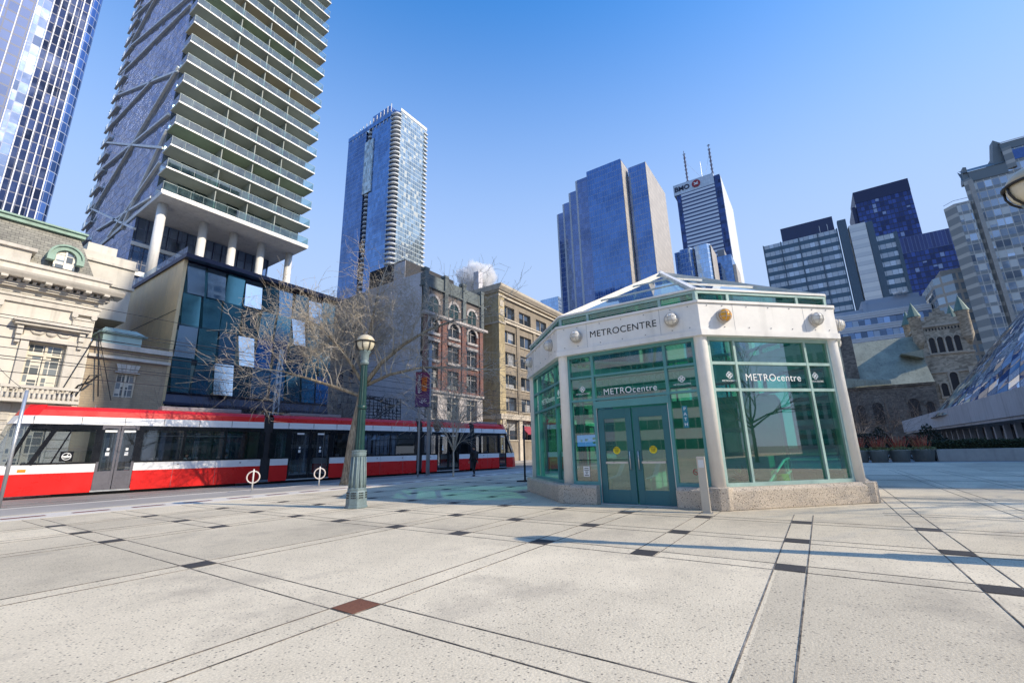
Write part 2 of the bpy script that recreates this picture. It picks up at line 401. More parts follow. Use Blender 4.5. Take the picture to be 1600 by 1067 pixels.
# face k runs from vertex k-1 to vertex k, normal at 45k degrees. 4 = door face, 5 = sunlit face, 3 = far-left face
def fframe(k, off=0.):
    a = R(45 * k); nrm = Vector((math.cos(a), math.sin(a), 0)); t = Vector((-math.sin(a), math.cos(a), 0))
    return nrm * (KA + off), t, nrm      # centre, tangent (towards vertex k), normal
def fbox(mb, k, s0, s1, o0, o1, z0, z1):
    c, t, nn = fframe(k)
    P = lambda s, o: c + t * s + nn * o
    q = [P(s0, o1), P(s0, o0), P(s1, o0), P(s1, o1)]
    q = [(p.x, p.y) for p in q][::-1]
    mb.prism(q[::-1], z0, z1)
for k in range(8):
    v = kv(k - 1)
    MB().lathe([(.155, .42), (.155, 4.0), (.16, 4.06)], 24, (v.x, v.y, 0)).build('column', mWhite, kiosk, True)
    h = KS / 2
    # concrete plinth; the door face has two short ends only, with chamfered piers at the corners
    def ring(mb, s0, s1, kk=k):
        c, t, nn = fframe(kk); prof = [(-.2, .0), (.30, .0), (.30, .40), (.24, .47), (-.2, .47)]
        A = [c + t * s0 + nn * o + Vector((0, 0, z)) for o, z in prof]; B = [c + t * s1 + nn * o + Vector((0, 0, z)) for o, z in prof]
        n = len(prof); i = mb.add(A + B)
        for j in range(n): mb.f.append([i + j, i + (j + 1) % n, i + n + (j + 1) % n, i + n + j])
        mb.f.append([i + n - 1 - j for j in range(n)]); mb.f.append([i + n + j for j in range(n)])
    b = MB()
    if k == 4: ring(b, -h - .04, -.99); ring(b, .99, h + .04)
    else: ring(b, -h - .02, h + .02)
    b.build('plinth', mAgg, kiosk, bev=.02)
    p = MB(); w = .3
    a0 = R(22.5 + 45 * (k - 1)); pn = Vector((math.cos(a0), math.sin(a0), 0)); pt = Vector((-pn.y, pn.x, 0))
    q = [v + pn * o + pt * s for o, s in ((.345, -.10), (.345, .10), (.2, .24), (-.25, .2), (-.25, -.2), (.2, -.24))]
    p.prism([(x.x, x.y) for x in q], .001, .478).build('corner_pier', mAgg, kiosk, bev=.02)
    # fascia: main band, projecting lower lip, top lip, seams and bolts
    def band(mb, o, z0, z1, inn=-.1):
        c, t, nn = fframe(k); r = math.tan(PI / 8)
        q = [c + t * (-(KA + o) * r) + nn * o, c + t * ((KA + o) * r) + nn * o, c + t * ((KA + inn) * r) + nn * inn, c + t * (-(KA + inn) * r) + nn * inn]
        mb.prism([(x.x, x.y) for x in q][::-1], z0, z1)
    f = MB(); band(f, .20, 4.13, 4.80); band(f, .235, 3.98, 4.122); band(f, .235, 4.805, 4.87)
    fa = f.build('fascia', mWhite, kiosk)
    sm = MB()
    for s in (-h * .54, h * .54): fbox(sm, k, s - .004, s + .004, .19, .2025, 4.13, 4.80)
    band(sm, .203, 4.122, 4.131, .15)
    for s in (-1.72, -1.3, -.62, 0, .62, 1.3, 1.72):
        for z in (4.2, 4.74):
            c, t, nn = fframe(k); pp = c + t * s + nn * .2 + Vector((0, 0, z))
            sm.tube([pp, pp + nn * .012], .016, 6)
    sm.build('seams_and_bolts', mGrey, fa)
    # clerestory strip above the fascia
    cl = MB(); off = .04
    for s in (-h, -h * .54, h * .54, h): fbox(cl, k, s - .035, s + .035, off - .04, off + .045, 4.87, 5.16)
    fbox(cl, k, -h, h, off - .05, off + .05, 4.871, 4.90); fbox(cl, k, -h, h, off - .05, off + .05, 5.10, 5.165)
    clo = cl.build('clerestory_frame', mat('pale_teal_frame', (.36, .52, .48), .4), kiosk)
    g = MB(); fbox(g, k, -h + .03, h - .03, off - .004, off + .004, 4.9, 5.1); g.build('clerestory_glass', mGlassG, clo)
    # roof slope: glass triangle, ridge beam, purlin
    ap = Vector((0, 0, 7.62)); e0 = kv(k - 1, KR + .07) + Vector((0, 0, 5.17)); e1 = kv(k, KR + .07) + Vector((0, 0, 5.17))
    MB().poly([e0, e1, ap]).build('roof_glass', mGlassRoof, kiosk)
    up_ = Vector((0, 0, 1))
    rb = MB().bar(e0 + up_ * .02, ap + up_ * .04, .12, .09, up_); rb.build('ridge_beam', mWhite, kiosk)
    pu = MB()
    for fr in (.34, .66): pu.bar(e0.lerp(ap, fr) + up_ * .01, e1.lerp(ap, fr) + up_ * .01, .03, .03, up_)
    pu.bar(e0 + up_ * .03, e1 + up_ * .03, .10, .05, up_)
    pu.build('purlins', mWhite, kiosk)
    # window frame
    fr_ = MB(); zt = 3.98; zb = .47; W2 = h - .16; v0 = -h * .54 if k != 4 else -.99; v1 = -v0
    T1, T2 = 3.33, 2.68
    def post(s, w=.06, z0=zb, z1=zt): fbox(fr_, k, s - w / 2, s + w / 2, -.06, .06, z0, z1)
    post(-W2, .09); post(W2, .09)
    fbox(fr_, k, -W2, W2, -.062, .062, zt - .09, zt - .001)
    if k == 4:
        for s in (v0, v1): post(s, .07, 0)
        for a, b_ in ((-W2, v0), (v1, W2)):
            fbox(fr_, k, a, b_, -.058, .066, zb, zb + .08)
            for z in (T1, T2): fbox(fr_, k, a, b_, -.055, .055, z - .03, z + .03)
        for z in (T1, T2): fbox(fr_, k, v0, v1, -.055, .055, z - .03, z + .03)
        fbox(fr_, k, v0, v1, -.07, .08, 2.44, 2.62)
    else:
        post(v0); post(v1)
        fbox(fr_, k, -W2, W2, -.058, .066, zb, zb + .08)
        for z in (T1, T2): fbox(fr_, k, -W2, W2, -.055, .055, z - .035, z + .035)
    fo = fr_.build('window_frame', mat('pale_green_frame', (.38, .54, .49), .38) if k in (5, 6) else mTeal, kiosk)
    for a, b_, z0 in ((-W2, v0, zb), (v0, v1, zb if k != 4 else 2.62), (v1, W2, zb)):
        g = MB(); c, t, nn = fframe(k)
        q = [c + t * a, c + t * b_]
        g.poly([q[0] + up_ * z0, q[1] + up_ * z0, q[1] + up_ * zt, q[0] + up_ * zt]).build('pane', mGlassG, fo)
MB().lathe([(.02, 7.75), (.09, 7.7), (.2, 7.6), (.2, 7.5)][::-1], 16).build('roof_finial', mWhite, kiosk, True)
# doors
c, t, nn = fframe(4)
drs = []
for sg in (-1, 1):
    a, b_ = (.02, .93) if sg > 0 else (-.93, -.02)
    d = MB(); st = .16
    fbox(d, 4, a, a + st, -.03, .03, .03, 2.40); fbox(d, 4, b_ - st, b_, -.03, .03, .03, 2.40)
    fbox(d, 4, a + st, b_ - st, -.03, .03, .03, .36); fbox(d, 4, a + st, b_ - st, -.03, .03, 2.14, 2.40)
    do = d.build('door', mTealDoor, kiosk, bev=.006)
    g = MB(); fbox(g, 4, a + st, b_ - st, -.006, .006, .36, 2.14); g.build('door_glass', glass('door_glass_' + 'ab'[sg > 0], (.70, .86, .80), .12, .03), do)
    br = MB(); fbox(br, 4, a + st, b_ - st, .031, .075, 1.0, 1.05); br.build('push_bar', mSteel, do)
    sx = .11 * sg; P = c + t * sx
    hd = MB().tube([P + nn * .03 + up_ * .86, P + nn * .09 + up_ * .86, P + nn * .09 + up_ * 1.30, P + nn * .03 + up_ * 1.30], .014, 8)
    hd.build('handle', mSteel, do, True)
    sp = c + t * (a + b_) / 2 + nn * .0075 + up_ * 1.33
    Ms = facing(sp, t)
    MB(Ms).lathe([(.095, 0), (.095, .004)], 24).build('sticker', mat('yellow_sticker', (.75, .62, .02), .5, var=.03), do)
    text('WATCH\nYOUR\nSTEP', 'sticker_text', mText, do, facing(sp + nn * .006, t) @ Matrix.Translation((0, .012, 0)), .045)
tr = MB()
for s in (-.955, .955): fbox(tr, 4, s - .018, s + .018, -.07, .05, .0, 2.44)
fbox(tr, 4, -.95, .95, -.14, .14, .004, .025)
tr.build('door_jamb', mAlu, kiosk)
# fascia lettering
text('METROCENTRE', 'fascia_lettering', mText, kiosk, facing(c + nn * .203 + up_ * 4.46, t), .255, depth=.004, spacing=1.06)
# glass lettering and knot emblems
def emblem(k, s, z, sc=1., solid=None):
    cc, tt, n_ = fframe(k); Mx = facing(cc + tt * s + n_ * .008 + up_ * z, tt)
    m = MB(Mx); q = .042 * sc
    for rr in (1, .62):
        for cx, cy in ((0, q), (q, 0), (0, -q), (-q, 0)):
            L = q * rr
            pts = [(cx + L * math.cos(a), cy + L * math.sin(a), .0) for a in [2 * PI * i / 16 for i in range(17)]]
            m.tube(pts, .0075 * sc if rr == 1 else .005 * sc, 4, False)
    m.ball((0, 0, 0), .014 * sc, 8, 5)
    m.build('knot_emblem', mWText, kiosk)
    text('METROCENTRE', 'emblem_caption', mWText, kiosk, facing(cc + tt * s + n_ * .008 + up_ * (z - .14 * sc), tt), .062 * sc, depth=.001)
def bigword(k, z, w=1.):
    cc, tt, n_ = fframe(k)
    text('METROcentre', 'glass_lettering', mWText, kiosk, facing(cc + n_ * .008 + up_ * z, tt), .25 * w, depth=.001, spacing=1.08)
bigword(5, 2.98); bigword(4, 2.86, .92); bigword(3, 2.95)
for k in (3, 5):
    for s in (-1.22, 1.22): emblem(k, s, 3.04)
for s in (-1.34, 1.34): emblem(4, s, 3.0, .95)
# inside wall lettering seen through the door glass
ctext = mat('pale_green_letter', (.5, .62, .52), .5, var=.03)
text('SHOPPING CONCOURSE', 'concourse_lettering', ctext, kiosk, facing(c - nn * .34 + up_ * 3.16, t), .235, depth=.004)
fbx = MB(); fbox(fbx, 4, -1.6, 1.6, -.42, -.35, 3.02, 3.06); fbox(fbx, 4, -1.6, 1.6, -.42, -.35, 3.27, 3.30); fbx.build('concourse_sign_rail', mTeal, kiosk)
# PATH strip, no-smoking roundel, notice on the side lights
Mp = facing(c + t * 1.33 + nn * .009 + up_ * 2.08, t)
MB(Mp).box(-.06, -.26, 0, .06, .26, .003).build('path_sign', mat('path_blue', (.02, .22, .30), .4, var=.03), kiosk)
for i, ch in enumerate('PATH'): text(ch, 'path_letter', mWText, kiosk, Mp @ Matrix.Translation((0, .185 - .123 * i, .005)), .11, depth=.001)
Mn = facing(c + t * 1.42 + nn * .009 + up_ * .80, t)
ns = MB(Mn); ns.tube([(.062 * math.cos(a), .062 * math.sin(a), 0) for a in [2 * PI * i / 20 for i in range(21)]], .008, 4, False); ns.bar((-.042, .042, 0), (.042, -.042, 0), .012, .006, (0, 0, 1)); ns.bar((-.035, 0, -.002), (.035, 0, -.002), .012, .004, (0, 0, 1))
ns.build('no_smoking_roundel', mat('dark_red', (.35, .05, .05), .5), kiosk)
Mo = facing(c - t * 1.36 + nn * .009 + up_ * .80, t)
no = MB(Mo).box(-.09, -.13, 0, .09, .13, .003).build('notice_sheet', mat('paper', (.75, .76, .74), .7, var=.04), kiosk)
nl = MB(Mo)
for i, w in enumerate((.06, .07, .045, .03, .06)): nl.box(-w, .075 - i * .045, .003, w, .093 - i * .045, .004)
nl.build('notice_lines', mText, no)
# bulkhead lights: round caged lamps on the fascia
mLens = mat('lamp_lens', (.72, .70, .64), .2, var=.05); mAmber = mat('amber_lens', (.75, .36, .03), .25, var=.1); mCage = mat('cage_paint', (.52, .49, .45), .4)
for k in (1, 2, 3, 4, 5, 6, 7, 8):
    for s in (-1.32, 1.32):
        cc, tt, n_ = fframe(k); Ml = facing(cc + tt * s + n_ * .2 + up_ * 4.47, tt)
        ba = MB(Ml).lathe([(.17, 0), (.18, .03), (.175, .07), (.165, .075)], 24).build('bulkhead_light', mCage, kiosk, True)
        MB(Ml).lathe([(.155, .07), (.15, .13), (.12, .185), (.06, .215), (.004, .222)], 24).build('lens', mAmber if (k == 5 and s < 0) else mLens, ba, True)
        cg = MB(Ml)
        for ang in (0, PI / 2):
            for o in (-.05, .05):
                pts = []
                for i in range(9):
                    q = -.155 + .31 * i / 8; zz = .08 + .145 * math.sqrt(max(0, 1 - (q / .157) ** 2 * .98 - (o / .2) ** 2 * .3))
                    x, y = (q, o) if ang == 0 else (o, q); pts.append((x, y, zz))
                cg.tube(pts, .0075, 4)
        cg.tube([(.158 * math.cos(a), .158 * math.sin(a), .12) for a in [2 * PI * i / 24 for i in range(25)]], .009, 4, False)
        cg.build('cage', mCage, ba)
# interior: floor, stair well walls, tinted back panels
inn = MB(); inn.prism([(kv(k, KR - .3).x, kv(k, KR - .3).y) for k in range(8)], .004, .014)
inn.build('floor_tiles', mat('floor_tile', (.07, .11, .09), .3, var=.2), kiosk)
iw = MB(); iw.box(-.6, -2.6, .014, -.45, 2.4, 1.05); iw.box(-.44, -2.6, .014, 1.59, -2.45, 1.05); iw.box(-.44, 2.25, .014, 1.59, 2.4, 1.05)
iw.build('stairwell_wall', mat('green_panel', (.14, .42, .31), .4), kiosk)
il = MB(); il.box(1.6, -2.9, .014, 4.1, 2.9, 3.05)
il.build('lift_core', mat('green_dark_panel', (.09, .42, .30), .35), kiosk)
ir = MB()
for a, b_ in (((-.9, -3.0, .95), (1.6, -3.0, .95)), ((-.9, -3.0, .55), (1.6, -3.0, .55)), ((-.9, -3.0, .95), (-2.2, -2.4, .05)), ((-1.2, -1.2, .95), (.6, -1.2, .95)), ((-1.2, -1.2, .95), (-2.5, -1.6, .05))): ir.tube([a, b_], .035, 8)
for x in (-.9, .3, 1.6): ir.tube([(x, -3.0, .014), (x, -3.0, .95)], .03, 8)
for x in (-1.2, .4): ir.tube([(x, -1.2, .014), (x, -1.2, .95)], .03, 8)
ir.build('handrail', mWhite, kiosk)
es = MB(); es.extr([(-3.2, .014), (-1.6, .014), (-1.6, .9), (-2.0, .95), (-2.5, .6), (-3.2, .55)], 'y', .1, .25).extr([(-3.2, .014), (-1.6, .014), (-1.6, .9), (-2.0, .95), (-2.5, .6), (-3.2, .55)], 'y', 1.2, 1.35)
es.build('escalator_side', mat('cream_panel', (.62, .60, .50), .4), kiosk)
sc = thing('wall_screen', 'small blue lit display screen seen inside the pavilion left of its doors', 'screen', (KC.x - 3.75, KC.y + 1.62, 1.62))
MB().box(-.03, -.36, -.18, .03, .36, .18).box(-.0, -.02, -1.55, .03, .02, -.18).build('screen_case', mBlack, sc)
MB().box(-.034, -.34, -.16, -.031, .34, .16).build('display', (lambda n: n.done(n.pbsdf((.1, .12, .5), .3, emit=(.3, .34, 1, 1), es=.8)))(NT('lit_display')), sc)
sc2 = MB(); 
for y, z, w in ((-.2, .05, .1), (-.2, -.06, .1), (.05, .02, .08), (.2, .0, .05)): sc2.box(-.036, y - w / 2, z - .03, -.0345, y + w / 2, z + .03)
sc2.build('display_blocks', mWText, sc)
mLeafIn = mat('indoor_leaf', (.10, .20, .07), .5, var=.4)
pl = thing('potted_plant', 'leafy potted plant standing inside the sunlit face of the pavilion', 'plant', (KC.x - 3.05, KC.y - 2.25, .014))
MB().lathe([(.16, 0), (.24, .42), (.25, .42), (.21, .40), (.0, .38)], 16).build('pot', mat('green_pot', (.12, .25, .13), .5), pl, True)
lf = MB(); rr = random.Random(5)
for i in range(70):
    a = rr.uniform(0, 2 * PI); e = rr.uniform(.1, 1.35); L = rr.uniform(.3, .6); b0 = Vector((0, 0, .4)); d = Vector((math.cos(a) * math.cos(e), math.sin(a) * math.cos(e), math.sin(e)))
    w = d.cross(Vector((0, 0, 1))).normalized() * .045; m_ = b0 + d * L * .6; tip = b0 + d * L + Vector((0, 0, -.12 * math.cos(e)))
    lf.poly([b0 + d * .1, m_ + w, tip, m_ - w])
lf.build('leaves', mLeafIn, pl)
yb = thing('floor_sign', 'small yellow plastic floor sign behind the sunlit pavilion glass', 'sign', (KC.x - 1.95, KC.y - 2.98, .014), R(-45))
MB().extr([(-.14, 0), (-.11, 0), (.0, .56), (.11, 0), (.14, 0), (.03, .62), (-.03, .62)], 'x', -.15, .15).build('sign_board', mat('yellow_plastic', (.72, .62, .03), .45), yb)

# ------------------------------------------------------------ access pad bollard
ab = thing('access_bollard', 'pale metal push-button post standing in front of the pavilion doors', 'bollard', (10.56, 2.22, 0), R(8))
MB().box(-.075, -.085, 0, .075, .085, 1.16).build('post', mat('beige_metal', (.55, .50, .42), .4, .3, var=.08), ab, bev=.012)
MB().box(-.079, -.055, .93, -.074, .055, 1.09).build('push_plate', mAlu, ab, bev=.004)
MB().box(-.12, -.12, .001, .12, .12, .012).build('base_plate', mSteel, ab)

# ------------------------------------------------------------ street lamps
mGlobe = (lambda n: n.done(n.pbsdf(n.mixc(n.ramp(n.noise(n.obj(), 5, 4).outputs[0], .3, .7), (.74, .69, .55), (.60, .54, .40)), .22)))(NT('globe_glass'))
mGlobeTop = mat('globe_cap_cream', (.62, .54, .38), .3, var=.2, vs=4)
def lamp(label, loc, rz=0):
    L = thing('street_lamp', label, 'street lamp', loc, rz, 'globe street lamps on the plaza')
    b = MB().lathe([(.30, 0), (.30, .05), (.275, .06), (.265, .40), (.245, .44), (.25, .50), (.225, .52)], 8)
    bo = b.build('base', mLampBase, L, bev=.008)
    dt = MB()
    for j in range(8):
        a = R(22.5 + 45 * j); 
        for i in (-1, 0, 1):
            for z in (.27, .33, .39):
                p = Vector((math.cos(a) * .252, math.sin(a) * .252, z)) + Vector((-math.sin(a), math.cos(a), 0)) * .045 * i
                dt.box(p.x - .012, p.y - .012, z - .012, p.x + .012, p.y + .012, z + .012)
    dt.build('vent_holes', mBlack, bo)
    MB().lathe([(.205, .52), (.20, .80), (.17, 1.32), (.19, 1.34), (.20, 1.42), (.185, 1.44), (.20, 1.46), (.20, 1.49), (.13, 1.50)], 16, flute=(0, 2, .0)).build('pedestal', mLampBase, L, bev=.004)
    rb = MB()
    for j in range(12):
        a = 2 * PI * j / 12; ca, sa = math.cos(a), math.sin(a)
        rb.tube([(.212 * ca, .212 * sa, .52), (.208 * ca, .208 * sa, .8), (.183 * ca, .183 * sa, 1.32)], [.026, .022, .017], 6)
    rb.build('pedestal_ribs', mLampBase, L, True)
    MB().lathe([(.132, 1.49), (.118, 2.2), (.092, 3.90)], 24, flute=(0, 2, .13)).build('shaft', mLampGreen, L)
    MB().lathe([(.13, 2.62), (.135, 2.64), (.135, 2.70), (.125, 2.72)], 20).build('collar_ring', mLampGreen, L, True)
    MB().lathe([(.10, 3.88), (.125, 3.92), (.125, 3.97), (.10, 4.0), (.115, 4.05), (.115, 4.18), (.15, 4.26), (.17, 4.29), (.12, 4.30)], 20).build('capital', mLampBase, L, True)
    g = MB().ball((0, 0, 4.52), .262, 28, 18).build('globe', mGlobe, L, True)
    MB().lathe([(.272 * math.sin(R(90 - e)), 4.52 + .272 * math.sin(R(e))) for e in (10, 25, 40, 55, 70, 80, 89)], 28).build('globe_cap', mGlobeTop, L, True)
    cg = MB()
    for j in range(8):
        a = 2 * PI * (j + .5) / 8
        cg.tube([(.285 * math.cos(R(e)) * math.cos(a), .285 * math.cos(R(e)) * math.sin(a), 4.52 + .285 * math.sin(R(e))) for e in (8, -12, -32, -52, -68)], .014, 6)
    cg.tube([(.286 * math.cos(a), .286 * math.sin(a), 4.56) for a in [2 * PI * i / 32 for i in range(33)]], .02, 6, False)
    cg.build('cage', mBlack, L, True)
    return L
lamp('green fluted lamp post with a caged cream globe in front of the bare tree', (8.0, 10.55, 0), R(12))
lamp('lamp post at the right edge with only its caged cream globe in view', (8.0, -2.80, 0), R(40))

# ------------------------------------------------------------ ring bicycle stands
def ringpost(label, loc, rz):
    o = thing('bike_stand', label, 'bike stand', loc, rz, 'ring bike stands beside the tram')
    MB().tube([(0, 0, 0), (0, 0, .86), (0, 0, .9)], [.03, .03, .018], 12).build('post', mWhite, o, True)
    MB().tube([(.235 * math.cos(a), 0, .58 + .235 * math.sin(a)) for a in [2 * PI * i / 32 for i in range(33)]], .028, 10, False).build('ring', mat('cream_paint', (.68, .60, .55), .4), o, True)
    MB().lathe([(.08, 0), (.08, .012), (.035, .03)], 12).build('base_plate', mSteel, o)
ringpost('left ring-shaped bike stand, against the bright red tram front', (9.84, 19.84, 0), R(-30))
ringpost('right ring-shaped bike stand, next to the trunk of the big bare tree', (12.71, 19.57, 0), R(-30))

# ------------------------------------------------------------ trees
def bark(name, c1, c2):
    n = NT(name); o = n.obj(); mp = n.n('Mapping'); n.set(mp.inputs[0], o); mp.inputs['Scale'].default_value = (9, 9, 1.6)
    a = n.noise(mp.outputs[0], 1.6, 6, .7).outputs[0]; b = n.noise(o, .9, 4).outputs[0]
    c = n.mixc(n.ramp(a, .35, .65), c1, c2); c = n.vmath('SCALE', c, sc=n.ramp(b, .3, .7, .75, 1.2))
    return n.done(n.pbsdf(c, .9, 0, n.bump(a, .9, .03)))
mBark = bark('tan_bark', (.12, .09, .06), (.47, .39, .28)); mTwig = bark('twig_bark', (.34, .29, .22), (.68, .60, .49)); mDarkBark = bark('dark_bark', (.06, .05, .045), (.2, .17, .15))
def grow(mb, p, d, L, r, lvl, rnd, droop=.0, maxl=5, spread=.75, kids=(4, 3, 3, 3, 2), wig=.28):
    n = 5 if lvl < 2 else 4 if lvl < 4 else 3
    path = [p.copy()]; dirs = []; q = p.copy(); dd = d.normalized()
    for i in range(n):
        dd = (dd + Vector((rnd.gauss(0, wig), rnd.gauss(0, wig), rnd.gauss(.03, wig * .8) - droop * .1)) * .55).normalized()
        q = q + dd * L / n; path.append(q.copy()); dirs.append(dd.copy())
    rad = [r * (1 - .72 * i / n) for i in range(n + 1)]
    if lvl >= maxl: rad[-1] = .006
    mb.tube(path, rad, 6 if lvl < 2 else 4 if lvl < 3 else 3, False)
    if lvl >= maxl: return
    k = kids[min(lvl, len(kids) - 1)]
    for j in range(k + 1):
        f = .3 + .7 * (j + rnd.random() * .8) / (k + .8) if j < k else 1.
        f = min(f, 1.); i = min(n - 1, int(f * n)); b = path[i].lerp(path[i + 1], min(1, f * n - i))
        side = dirs[i].cross(Vector((rnd.gauss(0, 1), rnd.gauss(0, 1), rnd.gauss(0, 1)))).normalized()
        nd = (dirs[i] * (.8 if j < k else 1.4) + side * spread * rnd.uniform(.7, 1.3)).normalized()
        rr_ = r * (1 - .72 * f)
        grow(mb, b, nd, L * rnd.uniform(.52, .8), max(.0092, rr_ * rnd.uniform(.6, .85)), lvl + 1, rnd, droop, maxl, spread, kids, wig)
rnd = random.Random(7)
bt = thing('bare_tree', 'large leafless tree with pale forked trunk beside the lamp post', 'tree', (14.0, 19.3, 0))
o0 = Vector((14.0, 19.3, 0)); V = lambda x, y, z: Vector((x, y, z)) - o0
tk = MB(); tk.tube([V(14, 19.3, -.05), V(14., 19.3, .25), V(14.03, 19.28, 1.0), V(14.1, 19.2, 2.2), V(14.25, 19.05, 3.6), V(14.35, 18.95, 4.7), V(14.5, 18.8, 5.2)], [.36, .25, .215, .195, .18, .165, .14], 14)
tk.build('trunk', mBark, bt, True)
lm = MB(); tw = MB()
limbs = [([V(14.42, 18.88, 4.9), V(14.9, 18.3, 6.0), V(15.6, 17.4, 7.0), V(16.4, 16.4, 7.8), V(17.2, 15.3, 8.3)], .13),
         ([V(14.3, 19.0, 4.3), V(13.4, 19.9, 4.75), V(12.4, 20.9, 5.2), V(11.6, 21.8, 5.55)], .10),
         ([V(14.38, 18.92, 4.8), V(14.35, 18.9, 6.5), V(14.5, 18.7, 8.2), V(14.6, 18.5, 9.8)], .115),
         ([V(14.4, 18.9, 4.8), V(15.2, 17.9, 5.4), V(16.2, 16.6, 5.75), V(17.4, 15.0, 5.7)], .10),
         ([V(14.3, 18.95, 5.0), V(13.5, 19.6, 6.6), V(12.7, 20.6, 7.9)], .09),
         ([V(14.4, 18.9, 5.0), V(14.9, 20.1, 6.2), V(15.6, 21.2, 7.2)], .085)]
for path, r in limbs:
    n = len(path) - 1
    # smooth the limb a little
    lm.tube(path, [r * (1 - .6 * i / n) for i in range(n + 1)], 9)
    L = sum((b - a).length for a, b in zip(path, path[1:]))
    for j in range(13):
        f = .2 + .8 * (j + rnd.random()) / 13; f = min(f, .999); i = int(f * n); b = path[i].lerp(path[i + 1], f * n - i); d = (path[i + 1] - path[i]).normalized()
        side = d.cross(Vector((rnd.gauss(0, 1), rnd.gauss(0, 1), rnd.gauss(0, 1)))).normalized()
        grow(tw, b, d * .6 + side * 1.0 + Vector((0, 0, .42)), rnd.uniform(1.4, 2.4) * (1.1 - .2 * f), .033 * (1.15 - .5 * f), 1, rnd, .06, 4, .9, (4, 4, 3, 3, 2), .32)
    grow(tw, path[-1], (path[-1] - path[-2]), 2.2, r * .4, 1, rnd, .2, 4, .8, (4, 4, 3, 3, 2), .3)
lm.build('limbs', mBark, bt, True); tw.build('crown', mTwig, bt, True)
def small_tree(label, loc, h, seed, m, spread=.5, trunkh=.35, lev=3, cl=.42, droop=0, kids=(4, 4, 3, 2), r=.05):
    rd = random.Random(seed); o = thing('bare_tree', label, 'tree', loc)
    MB().tube([(0, 0, -.03), (0.01, 0, .1), (.02, .01, h * trunkh * .5), (0, .02, h * trunkh)], [r * 1.5, r, r * .9, r * .75], 8).build('trunk', m, o, True)
    c = MB()
    for j in range(7):
        a = 2 * PI * j / 7 + rd.random(); e = rd.uniform(.35, 1.)
        grow(c, Vector((0, .02, h * trunkh * rd.uniform(.8, 1.))), Vector((math.cos(a) * spread, math.sin(a) * spread, e)), h * cl * rd.uniform(.7, 1.1), r * .55, 1, rd, droop, lev + 1, .55, kids, .18)
    grow(c, Vector((0, .02, h * trunkh)), Vector((0, 0, 1)), h * .45, r * .7, 1, rd, 0, lev + 1, .5, kids, .12)
    c.build('crown', m, o)
    return o
small_tree('slim young leafless tree standing in front of the tram', (20.5, 18.2, 0), 5.2, 3, mTwig, .4, .33, 3, r=.055)
small_tree('leafless dark tree across the street before the yellow brick building', (37.5, 33.6, -.02), 10.5, 9, mDarkBark, .9, .38, 3, .42, r=.13)
small_tree('second dark leafless tree further right before the yellow brick building', (45.5, 33.5, -.02), 8.5, 14, mDarkBark, .9, .36, 3, .42, r=.11)
small_tree('leafless tree beyond the right edge of the plaza, out of view', (17.5, -13.5, 0), 11, 21, mBark, .8, .3, 3, .42, r=.16)
for i, (x, y, h, l) in enumerate(((16.6, 36.4, 7.0, 'leafless shrubby tree before the blue glass podium, left of the lattice pole'), (21.8, 36.5, 7.5, 'leafless shrubby tree before the blue glass podium, right of the lattice pole'), (25.5, 36.3, 7.8, 'leafless shrubby tree at the right end of the blue glass podium'))):
    small_tree(l, (x, y, 0), h, 40 + i, mDarkBark, .8, .3, 3, .42, r=.08)

# ------------------------------------------------------------ banner pole pair, poles
bp = thing('banner_pole', 'slim grey pole carrying the purple banner in front of the tram', 'pole', (19.0, 19.6, 0))
MB().tube([(0, 0, 0), (0, 0, 7.2)], .055, 10).build('shaft', mGrey, bp, True); MB().lathe([(.13, 0), (.13, .05), (.06, .08)], 12).build('base', mGrey, bp)
bq = thing('utility_pole', 'thicker grey pole with hanging flower basket beside the banner pole', 'pole', (20.2, 20.0, 0))
MB().tube([(0, 0, 0), (0, 0, 8.3)], [.12, .10], 14).build('shaft', mGrey, bq, True); MB().lathe([(.2, 0), (.2, .06), (.13, .1)], 14).build('base', mGrey, bq)
MB().bar((0, 0, 4.05), (.62, -.12, 4.12), .03).bar((0, 0, 3.7), (.5, -.1, 4.08), .02).build('bracket', mBlack, bq)
MB().box(.13, -.16, 2.55, .14, .12, 3.0).build('sign_plate', mWhite, bq)
dirb = Vector((.72, -.69, 0)).normalized()
bn = thing('street_banner', 'purple street banner with orange script lettering hung between two poles', 'banner', (19.02, 19.42, 5.15))
Mb = facing((0, 0, 0), dirb)
n = NT('banner_cloth'); sep = n.n('SeparateXYZ'); n.set(sep.inputs[0], n.obj())
cz = n.mixc(n.ramp(sep.outputs[2], -1, 1), (.10, .05, .16), (.20, .035, .10)); mBan = n.done(n.pbsdf(cz, .8))
w = MB(Mb); Nn = 8
for i in range(Nn):
    for j in range(6):
        x0, x1 = -.42 + .84 * i / Nn, -.42 + .84 * (i + 1) / Nn; z0, z1 = -1.05 + 2.1 * j / 6, -1.05 + 2.1 * (j + 1) / 6
        w.poly([(x0, z0, .03 * math.sin(x0 * 5 + z0)), (x1, z0, .03 * math.sin(x1 * 5 + z0)), (x1, z1, .03 * math.sin(x1 * 5 + z1)), (x0, z1, .03 * math.sin(x0 * 5 + z1))])
w.build('cloth', mBan, bn, True)
mOr = mat('orange_letter', (.85, .24, .05), .6, var=.1)
rs_ = random.Random(4); sq = MB(Mb); so_ = MB(Mb)
for j in range(9):   # loose script strokes running up the banner
    z = -.25 + j * .13; sq.tube([(-.26 + .10 * math.sin(i * 1.25 + j) + .02 * i, z + .045 * i * .5 + .04 * math.cos(i * 1.7 + j * 2), .045) for i in range(7)], .014, 4)
for j in range(7):
    z = -.05 + j * .12; so_.tube([(.10 + .17 * math.sin(i * 1.1 + j * 1.3), z + .055 * math.cos(i * 1.6 + j), .045) for i in range(8)], .028, 4)
